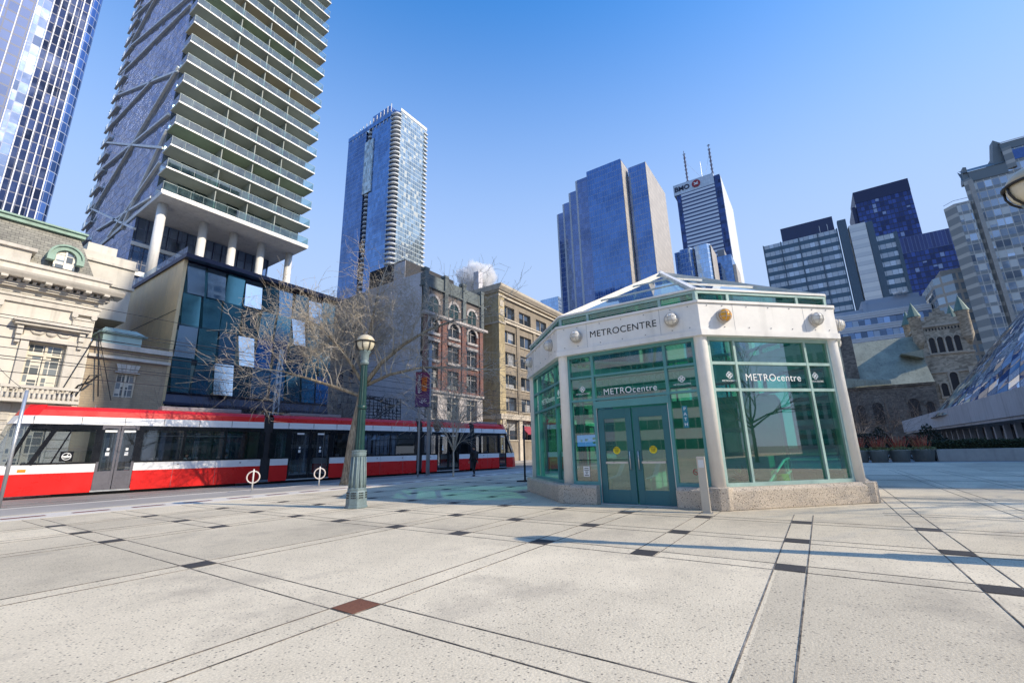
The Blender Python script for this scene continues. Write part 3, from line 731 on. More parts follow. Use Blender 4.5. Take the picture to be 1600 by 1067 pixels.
sq.build('script_strokes', mWText, bn, True); so_.build('orange_strokes', mOr, bn, True)
text('Vic', 'banner_lettering', mWText, bn, Mb @ Matrix.Translation((0.05, -.72, .05)) @ Matrix.Rotation(R(35), 4, 'Z'), .32, depth=.002)
MB(Mb).bar((-.55, 1.06, 0), (.6, 1.06, 0), .025).bar((-.55, -1.06, 0), (.6, -1.06, 0), .025).build('banner_arm', mBlack, bn)
fbk = thing('hanging_basket', 'hanging basket of dry brown flowers on the grey utility pole', 'flower basket', (20.82, 19.86, 2.98))
MB().lathe([(.12, -.28), (.24, -.05), (.27, .16), (.24, .16)], 14).build('basket', mat('basket_coir', (.10, .06, .05), .9), fbk, True)
MB().tube([(.25, 0, .15), (0, 0, 1.1)], .006, 4).tube([(-.2, .15, .15), (0, 0, 1.1)], .006, 4).tube([(-.2, -.15, .15), (0, 0, 1.1)], .006, 4).build('chains', mBlack, fbk)
fl = MB(); rr = random.Random(8)
for i in range(420):
    a = rr.uniform(0, 2 * PI); e = rr.uniform(-.3, 1.4); L = rr.uniform(.1, .55); p = Vector((math.cos(a) * math.cos(e) * L, math.sin(a) * math.cos(e) * L, .15 + math.sin(e) * L * .9))
    d = Vector((rr.gauss(0, 1), rr.gauss(0, 1), rr.gauss(0, 1))).normalized() * .05; w_ = d.orthogonal().normalized() * .03
    fl.poly([p - d, p + w_, p + d, p - w_])
fl.build('flowers', mat('dry_flowers', (.30, .17, .10), .9, var=.6, vs=6), fbk)
dp = thing('sign_post', 'dark thin sign post on a weighted foot left of the pavilion', 'post', (18.2, 11.7, 0))
MB().tube([(0, 0, 0), (0, 0, 2.6)], .045, 10).build('post', mBlack, dp, True); MB().box(-.35, -.25, 0, .35, .25, .05).build('foot', mRubber, dp, bev=.01)
wp = thing('marker_pole', 'thin pale pole at the left edge in front of the tram nose', 'pole', (3.35, 23.7, -.15))
MB().tube([(0, 0, 0), (0, 0, 4.1)], .055, 10).build('shaft', mAlu, wp, True)
lp = thing('lattice_pole', 'grey twin-leg lattice pole behind the tram before the glass podium', 'pole', (18.9, 35.8, 0))
l_ = MB(); l_.bar((-.28, 0, 0), (-.1, 0, 10), .12); l_.bar((.28, 0, 0), (.1, 0, 10), .12)
for i in range(9):
    z = 1.0 + i * 1.0; w0 = .28 - .018 * z; l_.bar((-w0, 0, z), (w0, 0, z + .5), .05); l_.bar((w0, 0, z + .5), (-w0 + .02, 0, z + 1), .05)
l_.build('lattice', mAlu, lp)

# overhead wires above the street
mWire = mat('wire', (.03, .03, .035), .5)
def wire(label, a, b, sag=.25, r=.016):
    a = Vector(a); b = Vector(b); o = MB().tube([a.lerp(b, i / 14) - a + Vector((0, 0, -4 * sag * (i / 14) * (1 - i / 14))) for i in range(15)], r, 4).build('overhead_wire', mWire)
    o.location = a; tag(o, label, 'wire', 'overhead wires above the street')
for i, (y, z, e) in enumerate(((25.1, 5.6, 0), (29.4, 5.6, 0), (25.1, 6.6, .4), (29.4, 6.5, .5), (30.5, 7.3, .1), (31.5, 8.0, .2), (33, 8.8, -.1), (27, 7.5, .3), (32, 9.8, .3), (28, 5.9, .1), (34, 7.9, .15))):
    nm = ('lowest', 'second', 'third', 'fourth', 'fifth', 'sixth', 'seventh', 'eighth', 'ninth', 'tenth', 'topmost')
    wire('thin dark overhead wire running along the street above the tram', (-25, y, z), (60, y, z + e), .3)
wire('dark span wire crossing the street from the lattice pole', (18.9, 35.8, 8.2), (20.2, 20, 7.6), .5)
wire('dark span wire crossing the street from the theatre wall', (3.2, 39.7, 8.6), (3.35, 23.7, 3.9), .3, .012)

# ------------------------------------------------------------ walking person
def skinfig(name, nodes, m, parent, sub=1):
    """nodes: list of chains; every chain is a list of (x,y,z,r); equal points are shared so the surface is continuous"""
    vs = []; es = []; rs = []; key = {}
    for ch in nodes:
        last = None
        for x, y, z, r in ch:
            k = (round(x, 4), round(y, 4), round(z, 4))
            if k not in key: key[k] = len(vs); vs.append(k); rs.append(r)
            i = key[k]
            if last is not None and last != i: es.append((last, i))
            last = i
    me = bpy.data.meshes.new(name); me.from_pydata(vs, es, [])
    o = bpy.data.objects.new(name, me); COL.objects.link(o); o.parent = parent
    s = o.modifiers.new('skin', 'SKIN'); s.use_smooth_shade = True
    for i, r in enumerate(rs): me.skin_vertices[0].data[i].radius = (r, r); me.skin_vertices[0].data[i].use_root = (i == 0)
    b = o.modifiers.new('sub', 'SUBSURF'); b.levels = sub; b.render_levels = sub
    dg = bpy.context.evaluated_depsgraph_get(); m2 = bpy.data.meshes.new_from_object(o.evaluated_get(dg)); o.modifiers.clear(); o.data = m2; m2.name = name
    m2.materials.clear(); m2.materials.append(m)
    for p in m2.polygons: p.use_smooth = True
    return o
mSkin = mat('skin', (.45, .27, .2), .5, var=.06); mCloth = mat('black_clothing', (.014, .014, .018), .85, var=.3); mHair = mat('dark_hair', (.02, .016, .014), .7); mShoe = mat('black_shoe', (.015, .015, .015), .5)
def hand(chains, w, d, sgn):
    """palm and five curled fingers hanging from wrist w along d; sgn mirrors the thumb"""
    w = Vector(w); d = Vector(d).normalized(); side = d.cross(Vector((0, 1, 0))).normalized(); fwd = Vector((0, -1, 0))
    palm = w + d * .07; chains.append([(*w, .026), (*palm, .03)])
    for i, L in enumerate((.07, .08, .075, .058)):
        b = palm + d * .03 + fwd * (.036 - .024 * i); k = b + d * L * .55; t = k + d * L * .4 + side * .02 * sgn
        chains.append([(*palm, .03), (*b, .012), (*k, .0095), (*t, .008)])
    th = w + d * .03 + fwd * .03; k = th + d * .035 + fwd * .03; chains.append([(*w, .026), (*th, .013), (*k, .011), (*(k + d * .03), .009)])
ps = thing('person', 'pedestrian in black clothing walking away past the tram, face turned left', 'person', (21.36, 17.32, 0), R(160))
# local frame: walks towards -Y
top = [[(0, 0, .93, .145), (0, -.01, 1.08, .135), (0, .0, 1.25, .155), (0, .01, 1.40, .13), (0, 0, 1.47, .06), (0, -.01, 1.52, .055)]]
for s, sw in ((-1, .12), (1, -.16)):
    top.append([(0, .01, 1.40, .13), (s * .17, .01, 1.41, .07), (s * .21, .02 + sw * .3, 1.16, .05), (s * .215, -.05 + sw, .92, .04)])
    top.append([(0, 0, .93, .145), (s * .09, 0, .86, .10)])
skinfig('jacket', top, mCloth, ps)
lg = [[(0, 0, .95, .12), (-.09, 0, .88, .10), (-.09, -.12, .50, .068), (-.09, -.17, .10, .05)], [(0, 0, .95, .12), (.09, 0, .88, .10), (.09, .0, .50, .068), (.09, .20, .13, .05)]]
skinfig('trousers', lg, mCloth, ps)
for s, y, p_ in ((-1, -.17, 0), (1, .20, .03)):
    skinfig('shoe', [[(s * .09, y + .06, .045 + p_, .042), (s * .09, y - .06, .045 + p_ * .6, .042), (s * .09, y - .17, .035, .032)]], mShoe, ps)
for s, sw in ((-1, .12), (1, -.16)):
    ch = []; hand(ch, (s * .215, -.06 + sw, .90), (0, -.1, -1), -s); skinfig('hand', ch, mSkin, ps)
hd = skinfig('head', [[(0, -.01, 1.50, .05), (0, -.01, 1.58, .075), (0, -.015, 1.65, .09), (0, -.01, 1.71, .075)], [(0, -.015, 1.65, .09), (0, -.105, 1.625, .014)], [(0, -.015, 1.65, .09), (-.092, 0, 1.64, .016)], [(0, -.015, 1.65, .09), (.092, 0, 1.64, .016)]], mSkin, ps)
fc = MB()
for s in (-1, 1): fc.ball((s * .032, -.096, 1.655), .009, 8, 6)
fc.bar((-.022, -.1, 1.578), (.022, -.1, 1.578), .01, .008); fc.build('eyes_and_mouth', mHair, hd)
MB().ball((0, .015, 1.69), .1, 14, 10, (.98, 1.0, .85)).build('hair', mHair, ps, True)
bk = MB().box(-.15, .14, 1.02, .15, .27, 1.42).build('backpack', mat('dark_backpack', (.02, .02, .024), .8), ps, bev=.04)
MB().box(-.09, -.172, 1.18, .0, -.163, 1.27).build('shirt_print', mat('pale_print', (.5, .5, .42), .8), ps)
# ------------------------------------------------------------ tram
TL = 32.6; TW = 2.5; TZ = .14
tram = thing('tram', 'red and white low-floor articulated tram passing along the street', 'tram', (4.03, 28.68, -.14), R(-8.19))
mTG = glass('tram_window_glass', (.56, .61, .66), .09, .02)
mFrameB = mat('gloss_black_frame', (.012, .013, .017), .12)
mBel = mat('bellows_rubber', (.035, .035, .04), .7, var=.2)
sf = lambda z: -.9 + (0.0 if z < .9 else .0 + (z - .9) * .15 if z < 1.3 else .06 + (z - 1.3) * .27 if z < 3.1 else .55 + (z - 3.1) * .45)
sr = lambda z: TL - (0 if z < .5 else (z - .5) * .18 if z < 1.3 else .144 + (z - 1.3) * .5 if z < 3.1 else 1.04 + (z - 3.1) * .55)
def plan(z, end):
    s = sf(z) if end == 0 else sr(z); q = 1 if end == 0 else -1
    ins = 0 if z < 3.1 else (z - 3.1) * .16
    return [(s + q * .75, ins), (s + q * .22, .22 + ins), (s + q * .04, .7), (s, TW / 2), (s + q * .04, TW - .7), (s + q * .22, TW - .22 - ins), (s + q * .75, TW - ins)]
def cap(mb, z0, z1, end, close=False):
    A = [(*p, z0 + TZ) for p in plan(z0, end)]; B = [(*p, z1 + TZ) for p in plan(z1, end)]
    i = mb.add(A + B); n = len(A)
    for j in range(n - 1): mb.f.append([i + j, i + j + 1, i + n + j + 1, i + n + j] if end else [i + n + j, i + n + j + 1, i + j + 1, i + j])
def side(mb, s0, s1, z0, z1, y=0., yt=None):
    """one side strip on both flanks; ends follow the raked cabs"""
    yt = y if yt is None else yt
    f = lambda s, z: max(s, sf(z) + .75) if s < 4 else min(s, sr(z) - .75) if s > TL - 4 else s
    for fl in (0, 1):
        Y = lambda v: v if fl == 0 else TW - v
        q = [(f(s0, z0), Y(y), z0 + TZ), (f(s1, z0), Y(y), z0 + TZ), (f(s1, z1), Y(yt), z1 + TZ), (f(s0, z1), Y(yt), z1 + TZ)]
        mb.poly(q if fl == 0 else q[::-1])
DOORS = [(2.75, 4.15), (11.45, 14.05), (22.9, 25.2), (30.0, 30.95)]
BEL = [(9.9, 10.42), (15.7, 16.2), (20.9, 21.42), (26.4, 26.92)]
cuts = sorted(DOORS + BEL)
segs = []; s0 = -2.
for a, b in cuts: segs.append((s0, a)); s0 = b
segs.append((s0, TL))
mods = []; s0 = -2.
for a, b in BEL: mods.append((s0, a)); s0 = b
mods.append((s0, TL))
sk_, wl, wu, rf = MB(), MB(), MB(), MB()
for a, b in segs:
    side(sk_, a, b, .0, .9, .0); side(wl, a, b, .902, 1.28, .0)
for a, b in mods:
    side(wu, a, b, 3.06, 3.42, .0, .04); side(rf, a, b, 3.422, 3.70, .04, .08); side(rf, a, b, 3.70, 3.86, .08, .22); side(rf, a, b, 3.86, 3.92, .22, .55)
    f0 = max(a, sf(3.92) + .75) if a < 1 else a; f1 = min(b, sr(3.92) - .75) if b > TL - 1 else b
    rf.poly([(f0, .55, 3.92 + TZ), (f1, .55, 3.92 + TZ), (f1, TW - .55, 3.92 + TZ), (f0, TW - .55, 3.92 + TZ)])
for e in (0, 1):
    cap(sk_, 0, .45, e); cap(sk_, .45, .9, e); cap(wl, .902, 1.28, e)
    cap(wu, 3.06, 3.42, e); cap(rf, 3.422, 3.70, e); cap(rf, 3.70, 3.92, e)
    P = plan(3.92, e); rf.poly([(*p, 3.92 + TZ) for p in (P if e == 0 else P[::-1])][::-1])
sk_.build('skirt', mRed, tram); wl.build('lower_white_panel', mTramWhite, tram); wu.build('upper_white_panel', mTramWhite, tram); rf.build('roof', mRed, tram)
ws = MB(); cap(ws, 1.282, 2.2, 0); cap(ws, 2.2, 3.058, 0); ws.build('windshield', mTG, tram)
ws = MB(); cap(ws, 1.282, 2.2, 1); cap(ws, 2.2, 3.058, 1); ws.build('rear_windscreen', mTG, tram)
fr = MB(); gl_ = []
def fbar(s0, s1, z0, z1, y0=-.012, y1=.03):
    for fl in (0, 1):
        if fl == 0: fr.box(s0, y0, z0 + TZ, s1, y1, z1 + TZ)
        else: fr.box(s0, TW - y1, z0 + TZ, s1, TW - y0, z1 + TZ)
for a, b in segs:
    a_ = max(a, .35); b_ = min(b, TL - 1.25)
    if b_ - a_ < .3: continue
    g = MB(); side(g, a, b, 1.282, 3.058, .012); g.build('side_window', mTG, tram)
    lo = sf(2.96) + .85 if a < 1 else a; hi = sr(2.96) - .8 if b > TL - 2 else b
    fbar(lo, hi, 2.84, 3.058); fbar(a_, b_, 1.282, 1.36)
    k = max(1, round((b_ - a_) / 2.2))
    for j in range(k + 1):
        s = a_ + (b_ - a_) * j / k; w = .11 if 0 < j < k else .2
        if (a < 1 and j == 0) or (b > TL - 2 and j == k): continue
        fbar(s - (w if j == k else w / 2), s + (w if j == 0 else w / 2), 1.36, 2.84)
        if j < k and b_ - a_ > 3 and j % 2: fbar(s + .06, s + (b_ - a_) / k - .06, 2.45, 2.49)
# raked quarter pillars of both cabs
for z in range(0): pass
fr.bar((.62, -.015, 1.3 + TZ), (1.25, -.015, 3.02 + TZ), .05, .17, (1, 0, 0)).bar((1.25, -.02, 1.3 + TZ), (1.75, -.02, 2.9 + TZ), .04, .06, (1, 0, 0)); fr.tube([(sf(1.3) + .80, -.012, 1.3 + TZ), (sf(3.0) + .8, -.012, 3.0 + TZ)], .07, 6).tube([(sr(1.3) - .8, -.012, 1.3 + TZ), (sr(3.) - .8, -.012, 3.0 + TZ)], .07, 6)
fr.build('window_frame', mFrameB, tram)
sj = MB()
for a, b in mods:
    s = a + .9
    while s < b - .5: sj.box(s - .008, -.004, 3.07 + TZ, s + .008, .05, 3.41 + TZ); s += 1.55
for a, b in segs:
    s = a + 1.6
    while s < b - .6:
        if s > 1.5 and s < TL - 1.6: sj.box(s - .007, -.003, .03 + TZ, s + .007, .01, 1.27 + TZ)
        s += 1.9
for s, z in ((5.9, 1.12), (8.8, 1.1), (17.5, 1.1), (19.6, 1.1), (22.2, 1.1), (28, 1.1)): sj.box(s, -.01, z + TZ, s + .09, .0, z + .05 + TZ)
sj.build('panel_seams', mat('seam_grey', (.18, .16, .16), .6), tram)
for a, b in BEL:
    bl = MB(); s = a; k = 0
    while s < b - .05:
        bl.box(s + .008, .06, .1 + TZ, s + .07, TW - .06, 3.74 + TZ); bl.box(s + .07, .10, .12 + TZ, s + .09, TW - .10, 3.70 + TZ); s += .078
    bl.build('bellows', mBel, tram)
for a, b in DOORS:
    leaves = 2 if b - a > 1.2 else 1; w = (b - a) / leaves
    for fl in (0, 1):
        for j in range(leaves):
            x0 = a + j * w + .015; x1 = a + (j + 1) * w - .015; Y = (lambda v: v) if fl == 0 else (lambda v: TW - v)
            d = MB()
            def bb(xa, za, xb, zb, ya=.02, yb=.06): d.box(xa, min(Y(ya), Y(yb)), za + TZ, xb, max(Y(ya), Y(yb)), zb + TZ)
            bb(x0, .08, x0 + .09, 3.04); bb(x1 - .09, .08, x1, 3.04); bb(x0 + .09, 2.9, x1 - .09, 3.04); bb(x0 + .09, .08, x1 - .09, .3)
            if a < 4: bb(x0 + .09, .3, x1 - .09, .92, .03, .05)
            do = d.build('door', mFrameB if a > 4 else mat('grey_door_paint', (.15, .145, .165), .3), tram)
            g = MB(); z0 = .92 if a < 4 else .3
            g.poly([(x0 + .09, Y(.04), z0 + TZ), (x1 - .09, Y(.04), z0 + TZ), (x1 - .09, Y(.04), 2.9 + TZ), (x0 + .09, Y(.04), 2.9 + TZ)]); g.build('door_glass', mTG, do)
            if fl == 0:
                st_ = MB(); xm = (x0 + x1) / 2
                st_.box(xm - .07, .034, 1.62 + TZ, xm + .07, .037, 1.78 + TZ); st_.box(xm - .05, .034, 1.86 + TZ, xm + .05, .037, 1.98 + TZ); st_.box(xm - .22, .034, 2.72 + TZ, xm + .22, .037, 2.82 + TZ)
                st_.build('door_stickers', mWText, do)
    MB().box(a - .02, -.01, .0 + TZ, b + .02, .2, .07 + TZ).build('door_step', mAlu, tram)
it = MB(); it.box(.9, .1, .22 + TZ, TL - 1.0, TW - .1, .3 + TZ); it.build('cabin_floor', mGrey, tram)
MB().box(1.9, .2, 3.2 + TZ, TL - 1.6, TW - .2, 3.22 + TZ).build('cabin_ceiling', mat('pale_ceiling', (.5, .5, .5), .6), tram)
ub = MB()
for c0, c1 in ((1.5, 8.8), (11.3, 15), (17, 20.4), (22, 26), (27.6, 31.2)): ub.box(c0, .25, .02, c1, TW - .25, .22 + TZ)
ub.build('underframe', mBlack, tram)
for s in (3.9, 6.4, 17.3, 19.4, 28.2, 30.2):
    for y in (.42, TW - .5):
        MB().lathe([(.05, -.06), (.31, -.05), (.33, 0), (.33, .05), (.05, .06)], 20, (s, y, .33), 'y').build('wheel', mBlack, tram)
mSeat = mat('seat_fabric', (.05, .05, .07), .8); mShell = mat('seat_shell', (.36, .35, .36), .5)
for s in (5.2, 6.9, 8.3, 14.9, 17.2, 18.3, 19.7, 22.2, 25.7, 27.8, 28.9):
    for y in (.55, 1.9):
        st_ = MB(); st_.box(s, y - .22, .72 + TZ, s + .44, y + .22, .80 + TZ); st_.extr([(s - .05, .75 + TZ), (s + .02, .75 + TZ), (s - .06, 1.50 + TZ), (s - .13, 1.46 + TZ)], 'y', y - .22, y + .22)
        so2 = st_.build('seat', mShell, tram, bev=.02); MB().box(s + .03, y - .19, .801 + TZ, s + .42, y + .19, .83 + TZ).build('cushion', mSeat, so2)
gp = MB()
for s in (3.0, 4.3, 11.6, 13.9, 17.9, 23.0, 25.1): gp.tube([(s, .7, .3 + TZ), (s, .7, 3.2 + TZ)], .02, 6)
gp.tube([(4.5, .6, 2.6 + TZ), (9, .6, 2.6 + TZ)], .018, 6).tube([(16.6, .6, 2.6 + TZ), (20.6, .6, 2.6 + TZ)], .018, 6)
gp.build('grab_poles', mSteel, tram)
# roof equipment and pantograph
for s0, s1, z in ((5.0, 8.8, .22), (11.6, 15.0, .18), (22, 25.8, .2), (28, 30.5, .16)):
    MB().box(s0, .7, 3.925 + TZ, s1, TW - .7, 3.93 + z + TZ).build('roof_box', mat('roof_grey', (.30, .28, .29), .6), tram, bev=.03)
pg = MB(); B0 = (18.2, 1.25, 3.86 + TZ)
pg.box(17.4, .7, 3.925 + TZ, 19.2, 1.8, 3.93 + TZ)
for y in (.85, 1.65): pg.bar((17.9, y, 3.95 + TZ), (19.4, 1.25 + (y - 1.25) * .6, 5.05 + TZ), .06)
pg.bar((19.4, .9, 5.05 + TZ), (19.4, 1.6, 5.05 + TZ), .05)
for y in (1.15, 1.35): pg.bar((19.4, y, 5.05 + TZ), (17.6, y, 5.52 + TZ), .045)
for s in (17.2, 17.6): pg.tube([(s, .3, 5.44 + TZ), (s, .55, 5.55 + TZ), (s, 1.95, 5.55 + TZ), (s, 2.2, 5.44 + TZ)], .028, 6)
pg.bar((17.2, 1.25, 5.52 + TZ), (17.6, 1.25, 5.52 + TZ), .04)
pg.build('pantograph', mBlack, tram)
an = MB()
for s in (2.4, 10.0, 10.3, 16.0, 21.3): an.tube([(s, .5, 3.84 + TZ), (s, .5, 4.02 + TZ)], .02, 6)
an.build('roof_antennas', mSteel, tram)
# emblem on the cab quarter: ring, bar and wings
cx, cz = 1.72, 1.62 + TZ; eb = MB()
eb.tube([(cx + .15 * math.cos(a), -.02, cz + .15 * math.sin(a)) for a in [2 * PI * i / 24 for i in range(25)]], .016, 5, False)
eb.bar((cx - .14, -.02, cz), (cx + .14, -.02, cz), .012, .05).bar((cx - .1, -.02, cz - .06), (cx + .1, -.02, cz - .03), .012, .03).bar((cx + .0, -.02, cz + .0), (cx + .05, -.02, cz + .11), .012, .03, (1, 0, 0))
eb.build('cab_emblem', mWText, tram)
MB().box(cx - .22, -.016, cz - .22, cx + .22, -.004, cz + .22).build('emblem_panel', mFrameB, tram)
for y in (.45, TW - .45):
    MB().ball((-.80, y, .62 + TZ), .12, 14, 8, (.5, 1.4, .8)).build('headlight', mat('headlamp_lens', (.75, .76, .75), .15), tram, True)
fnum = MB().box(.3, -.008, .98 + TZ, .55, .0, 1.10 + TZ); fnum.build('marker_lamp', mat('orange_lens', (.8, .3, .02), .3), tram)
# seated passengers behind the tinted windows
def passenger(label, s, y, cl, seed):
    a = R(-8.19); p = Vector((4.03 + s * math.cos(a) - y * math.sin(a), 28.68 + s * math.sin(a) + y * math.cos(a), .28))
    o = thing('person', label, 'person', p, a + PI / 2)     # local -Y faces the rear of the tram
    z = .52
    ch = [[(0, 0, z + .08, .14), (0, .02, z + .28, .135), (0, .03, z + .48, .15), (0, .02, z + .60, .09), (0, .0, z + .66, .055)]]
    for q in (-1, 1):
        ch.append([(0, .03, z + .48, .15), (q * .19, .02, z + .53, .07), (q * .23, -.06, z + .28, .05), (q * .12, -.27, z + .30, .038)])
    skinfig('jacket', ch, cl, o)
    skinfig('trousers', [[(0, 0, z + .05, .14), (-.1, -.05, z + .04, .10), (-.11, -.45, z + .04, .07), (-.11, -.43, z - .40, .05)], [(0, 0, z + .05, .14), (.1, -.05, z + .04, .1), (.11, -.45, z + .04, .07), (.11, -.43, z - .40, .05)]], mCloth, o)
    for q in (-1, 1):
        c2 = []; hand(c2, (q * .12, -.27, z + .30), (-q * .2, -1, -.1), q); skinfig('hand', c2, mSkin, o)
        skinfig('shoe', [[(q * .11, -.40, z - .46, .045), (q * .11, -.62, z - .47, .035)]], mShoe, o)
    h = skinfig('head', [[(0, 0, z + .64, .05), (0, -.01, z + .72, .075), (0, -.02, z + .79, .09), (0, -.01, z + .86, .07)], [(0, -.02, z + .79, .09), (0, -.112, z + .765, .014)], [(0, -.02, z + .79, .09), (-.092, 0, z + .78, .015)], [(0, -.02, z + .79, .09), (.092, 0, z + .78, .015)]], mSkin, o)
    f = MB()
    for q in (-1, 1): f.ball((q * .033, -.102, z + .795), .009, 8, 6)
    f.bar((-.022, -.105, z + .72), (.022, -.105, z + .72), .01, .008); f.build('eyes_and_mouth', mHair, h)
    MB().ball((0, .015, z + .83), .102, 14, 10, (.98, 1, .85)).build('hair', mHair, o, True)
passenger('seated tram passenger in pale green-grey jacket looking down behind the window', 6.35, .5, mat('sage_jacket', (.38, .45, .40), .85), 1)
passenger('seated tram passenger in dark coat behind the window nearer the tree shadow', 8.25, .55, mat('brown_coat', (.10, .07, .06), .85), 2)
# ------------------------------------------------------------ buildings across the street
def bld(name, label, loc, cat='building', group=None):
    t = thing(name, label, cat, loc, 0, group)
    return t, (lambda: MB(Matrix.Translation(-Vector(loc))))
mLime = mat('pale_limestone', (.68, .64, .56), .85, var=.16, vs=.5, bump=.25, bs=14, streak=.22)
mLimeD = mat('limestone_trim', (.64, .60, .53), .8, var=.18, vs=.8, bump=.2, bs=20, streak=.2)
mCopper = mat('copper_verdigris', (.30, .44, .36), .65, var=.25, vs=1.2, streak=.3)
mWinG = facade('multi_pane_sash', .42, .48, (.30, .33, .34), (.72, .68, .58), .10, .09, metal=.45, blind=.35, bcol=(.66, .62, .52), tilt=.05)
mFrameC = mat('cream_window_frame', (.66, .60, .48), .5, var=.08)
mDarkWin = facade('dark_old_window', 1.2, 1.7, (.05, .06, .075), (.09, .08, .075), .06, .05, metal=.5, blind=.25, bcol=(.3, .3, .28), tilt=.05, dark=.7)
def arch(mb, cx, z0, zs, w, y, n=10, y1=None):
    """round-headed panel in the plane y; prism if y1"""
    p = [(cx - w / 2, z0), (cx + w / 2, z0)] + [(cx + w / 2 * math.cos(PI * i / n), zs + w / 2 * math.sin(PI * i / n)) for i in range(n + 1)]
    if y1 is None: mb.poly([(a, y, b) for a, b in p])
    else: mb.extr(p, 'y', y, y1)
def archring(mb, cx, zs, r0, r1, y0, y1, n=12, a0=0., a1=PI):
    for i in range(n):
        a, b = a0 + (a1 - a0) * i / n, a0 + (a1 - a0) * (i + 1) / n
        mb.extr([(cx + r0 * math.cos(a), zs + r0 * math.sin(a)), (cx + r1 * math.cos(a), zs + r1 * math.sin(a)), (cx + r1 * math.cos(b), zs + r1 * math.sin(b)), (cx + r0 * math.cos(b), zs + r0 * math.sin(b))], 'y', y0, y1)

# --- theatre
th, T = bld('theatre', 'cream limestone theatre with slate mansard roof, dormers and copper trim at left', (8.05, 40, 0))
def wall_y(mb, x0, x1, z0, z1, y0, y1, holes):
    """front wall slab with rectangular openings (x0,x1,z0,z1)"""
    xs = sorted({x0, x1, *[h for q in holes for h in q[:2]]}); zs = sorted({z0, z1, *[h for q in holes for h in q[2:4]]})
    for a, b in zip(xs, xs[1:]):
        for c, d in zip(zs, zs[1:]):
            if any(q[0] <= a and b <= q[1] and q[2] <= c and d <= q[3] for q in holes): continue
            mb.box(a, y0, c, b, y1, d)
def wall_faces(mb, x0, x1, z0, z1, y, holes, depth):
    xs = sorted({x0, x1, *[h for q in holes for h in q[:2]]}); zs = sorted({z0, z1, *[h for q in holes for h in q[2:4]]})
    for a, b in zip(xs, xs[1:]):
        for c, d in zip(zs, zs[1:]):
            if any(q[0] <= a and b <= q[1] and q[2] <= c and d <= q[3] for q in holes): continue
            mb.poly([(a, y, c), (b, y, c), (b, y, d), (a, y, d)])
    for a, b, c, d in [q[:4] for q in holes]:
        e = y + depth
        mb.poly([(a, y, c), (a, e, c), (b, e, c), (b, y, c)]); mb.poly([(a, y, d), (b, y, d), (b, e, d), (a, e, d)])
        mb.poly([(a, y, c), (a, y, d), (a, e, d), (a, e, c)]); mb.poly([(b, y, c), (b, e, c), (b, e, d), (b, y, d)])
HX = [6.1, .2, -5.7]
holes = [(x - .85, x + .85, 5.9, 8.75) for x in HX] + [(x - .8, x + .8, 1.2, 3.9) for x in HX]
w = T(); wall_faces(w, -14, 8.05, 0, 12.0, 40, holes, .45)
w.poly([(8.05, 40, 0), (8.05, 58, 0), (8.05, 58, 12), (8.05, 40, 12)]); w.build('wall', mLime, th)
rg = T()
for z in (.6, 1.1, 1.65, 2.2, 2.75, 3.3, 3.85, 4.4):
    for x0, x1 in zip([-14] + [x + .95 for x in HX[::-1]], [x - .95 for x in HX[::-1]] + [8.05]):
        rg.box(x0, 39.93, z + .03, x1, 40, z + .5)
rg.box(-14, 39.9, 5.0, 8.1, 40, 5.3); rg.build('rusticated_base', mLimeD, th, bev=.02)
for x in HX:
    for z0, z1, hw in ((5.9, 8.75, .85), (1.2, 3.9, .8)):
        f = T(); f.box(x - hw, 40.22, z0, x - hw + .09, 40.34, z1).box(x + hw - .09, 40.22, z0, x + hw, 40.34, z1).box(x - hw + .09, 40.22, z1 - .09, x + hw - .09, 40.34, z1).box(x - hw + .09, 40.22, z0, x + hw - .09, 40.34, z0 + .1).box(x - .06, 40.20, z0 + .1, x + .06, 40.33, z1 - .09)
        if z0 > 5: f.box(x - hw + .09, 40.21, 7.95, x + hw - .09, 40.335, 8.08)
        fo = f.build('window', mFrameC, th); T().poly([(x - hw, 40.3, z0), (x + hw, 40.3, z0), (x + hw, 40.3, z1), (x - hw, 40.3, z1)]).build('panes', mWinG, fo)
    s = T(); s.box(x - 1.25, 39.82, 5.75, x - .88, 40, 9.0).box(x + .88, 39.82, 5.75, x + 1.25, 40, 9.0).box(x - 1.3, 39.78, 8.8, x + 1.3, 40, 9.1)
    s.box(x - 1.2, 39.88, 9.1, x + 1.2, 40, 9.7); s.box(x - 1.7, 39.45, 9.7, x + 1.7, 40, 9.85).box(x - 1.8, 39.35, 9.85, x + 1.8, 40, 10.02).box(x - 1.65, 39.5, 10.02, x + 1.65, 40, 10.12)
    for q in (-1, 1): s.box(x + q * 1.42 - .14, 39.6, 9.1, x + q * 1.42 + .14, 40, 9.7).box(x + q * 1.42 - .11, 39.7, 8.6, x + q * 1.42 + .11, 40, 9.1)
    s.ball((x, 39.86, 9.42), .26, 12, 8, (1, .5, .9))
    for q in (-1, 1): s.tube([(x + q * .25, 39.87, 9.5), (x + q * .5, 39.85, 9.3), (x + q * .75, 39.85, 9.32), (x + q * 1.0, 39.87, 9.55)], [.07, .1, .09, .05], 6)
    s.build('window_surround', mLimeD, th, bev=.012)
    b = T(); b.box(x - 1.7, 39.1, 5.78, x + 1.7, 39.45, 5.95).box(x - 1.7, 39.1, 4.95, x + 1.7, 39.95, 5.12)
    for i in range(15):
        xx = x - 1.55 + i * 3.1 / 14; b.lathe([(.05, 5.12), (.085, 5.25), (.085, 5.35), (.04, 5.55), (.06, 5.78)], 8, (xx, 39.27, 0))
    b.build('balustrade', mLimeD, th)
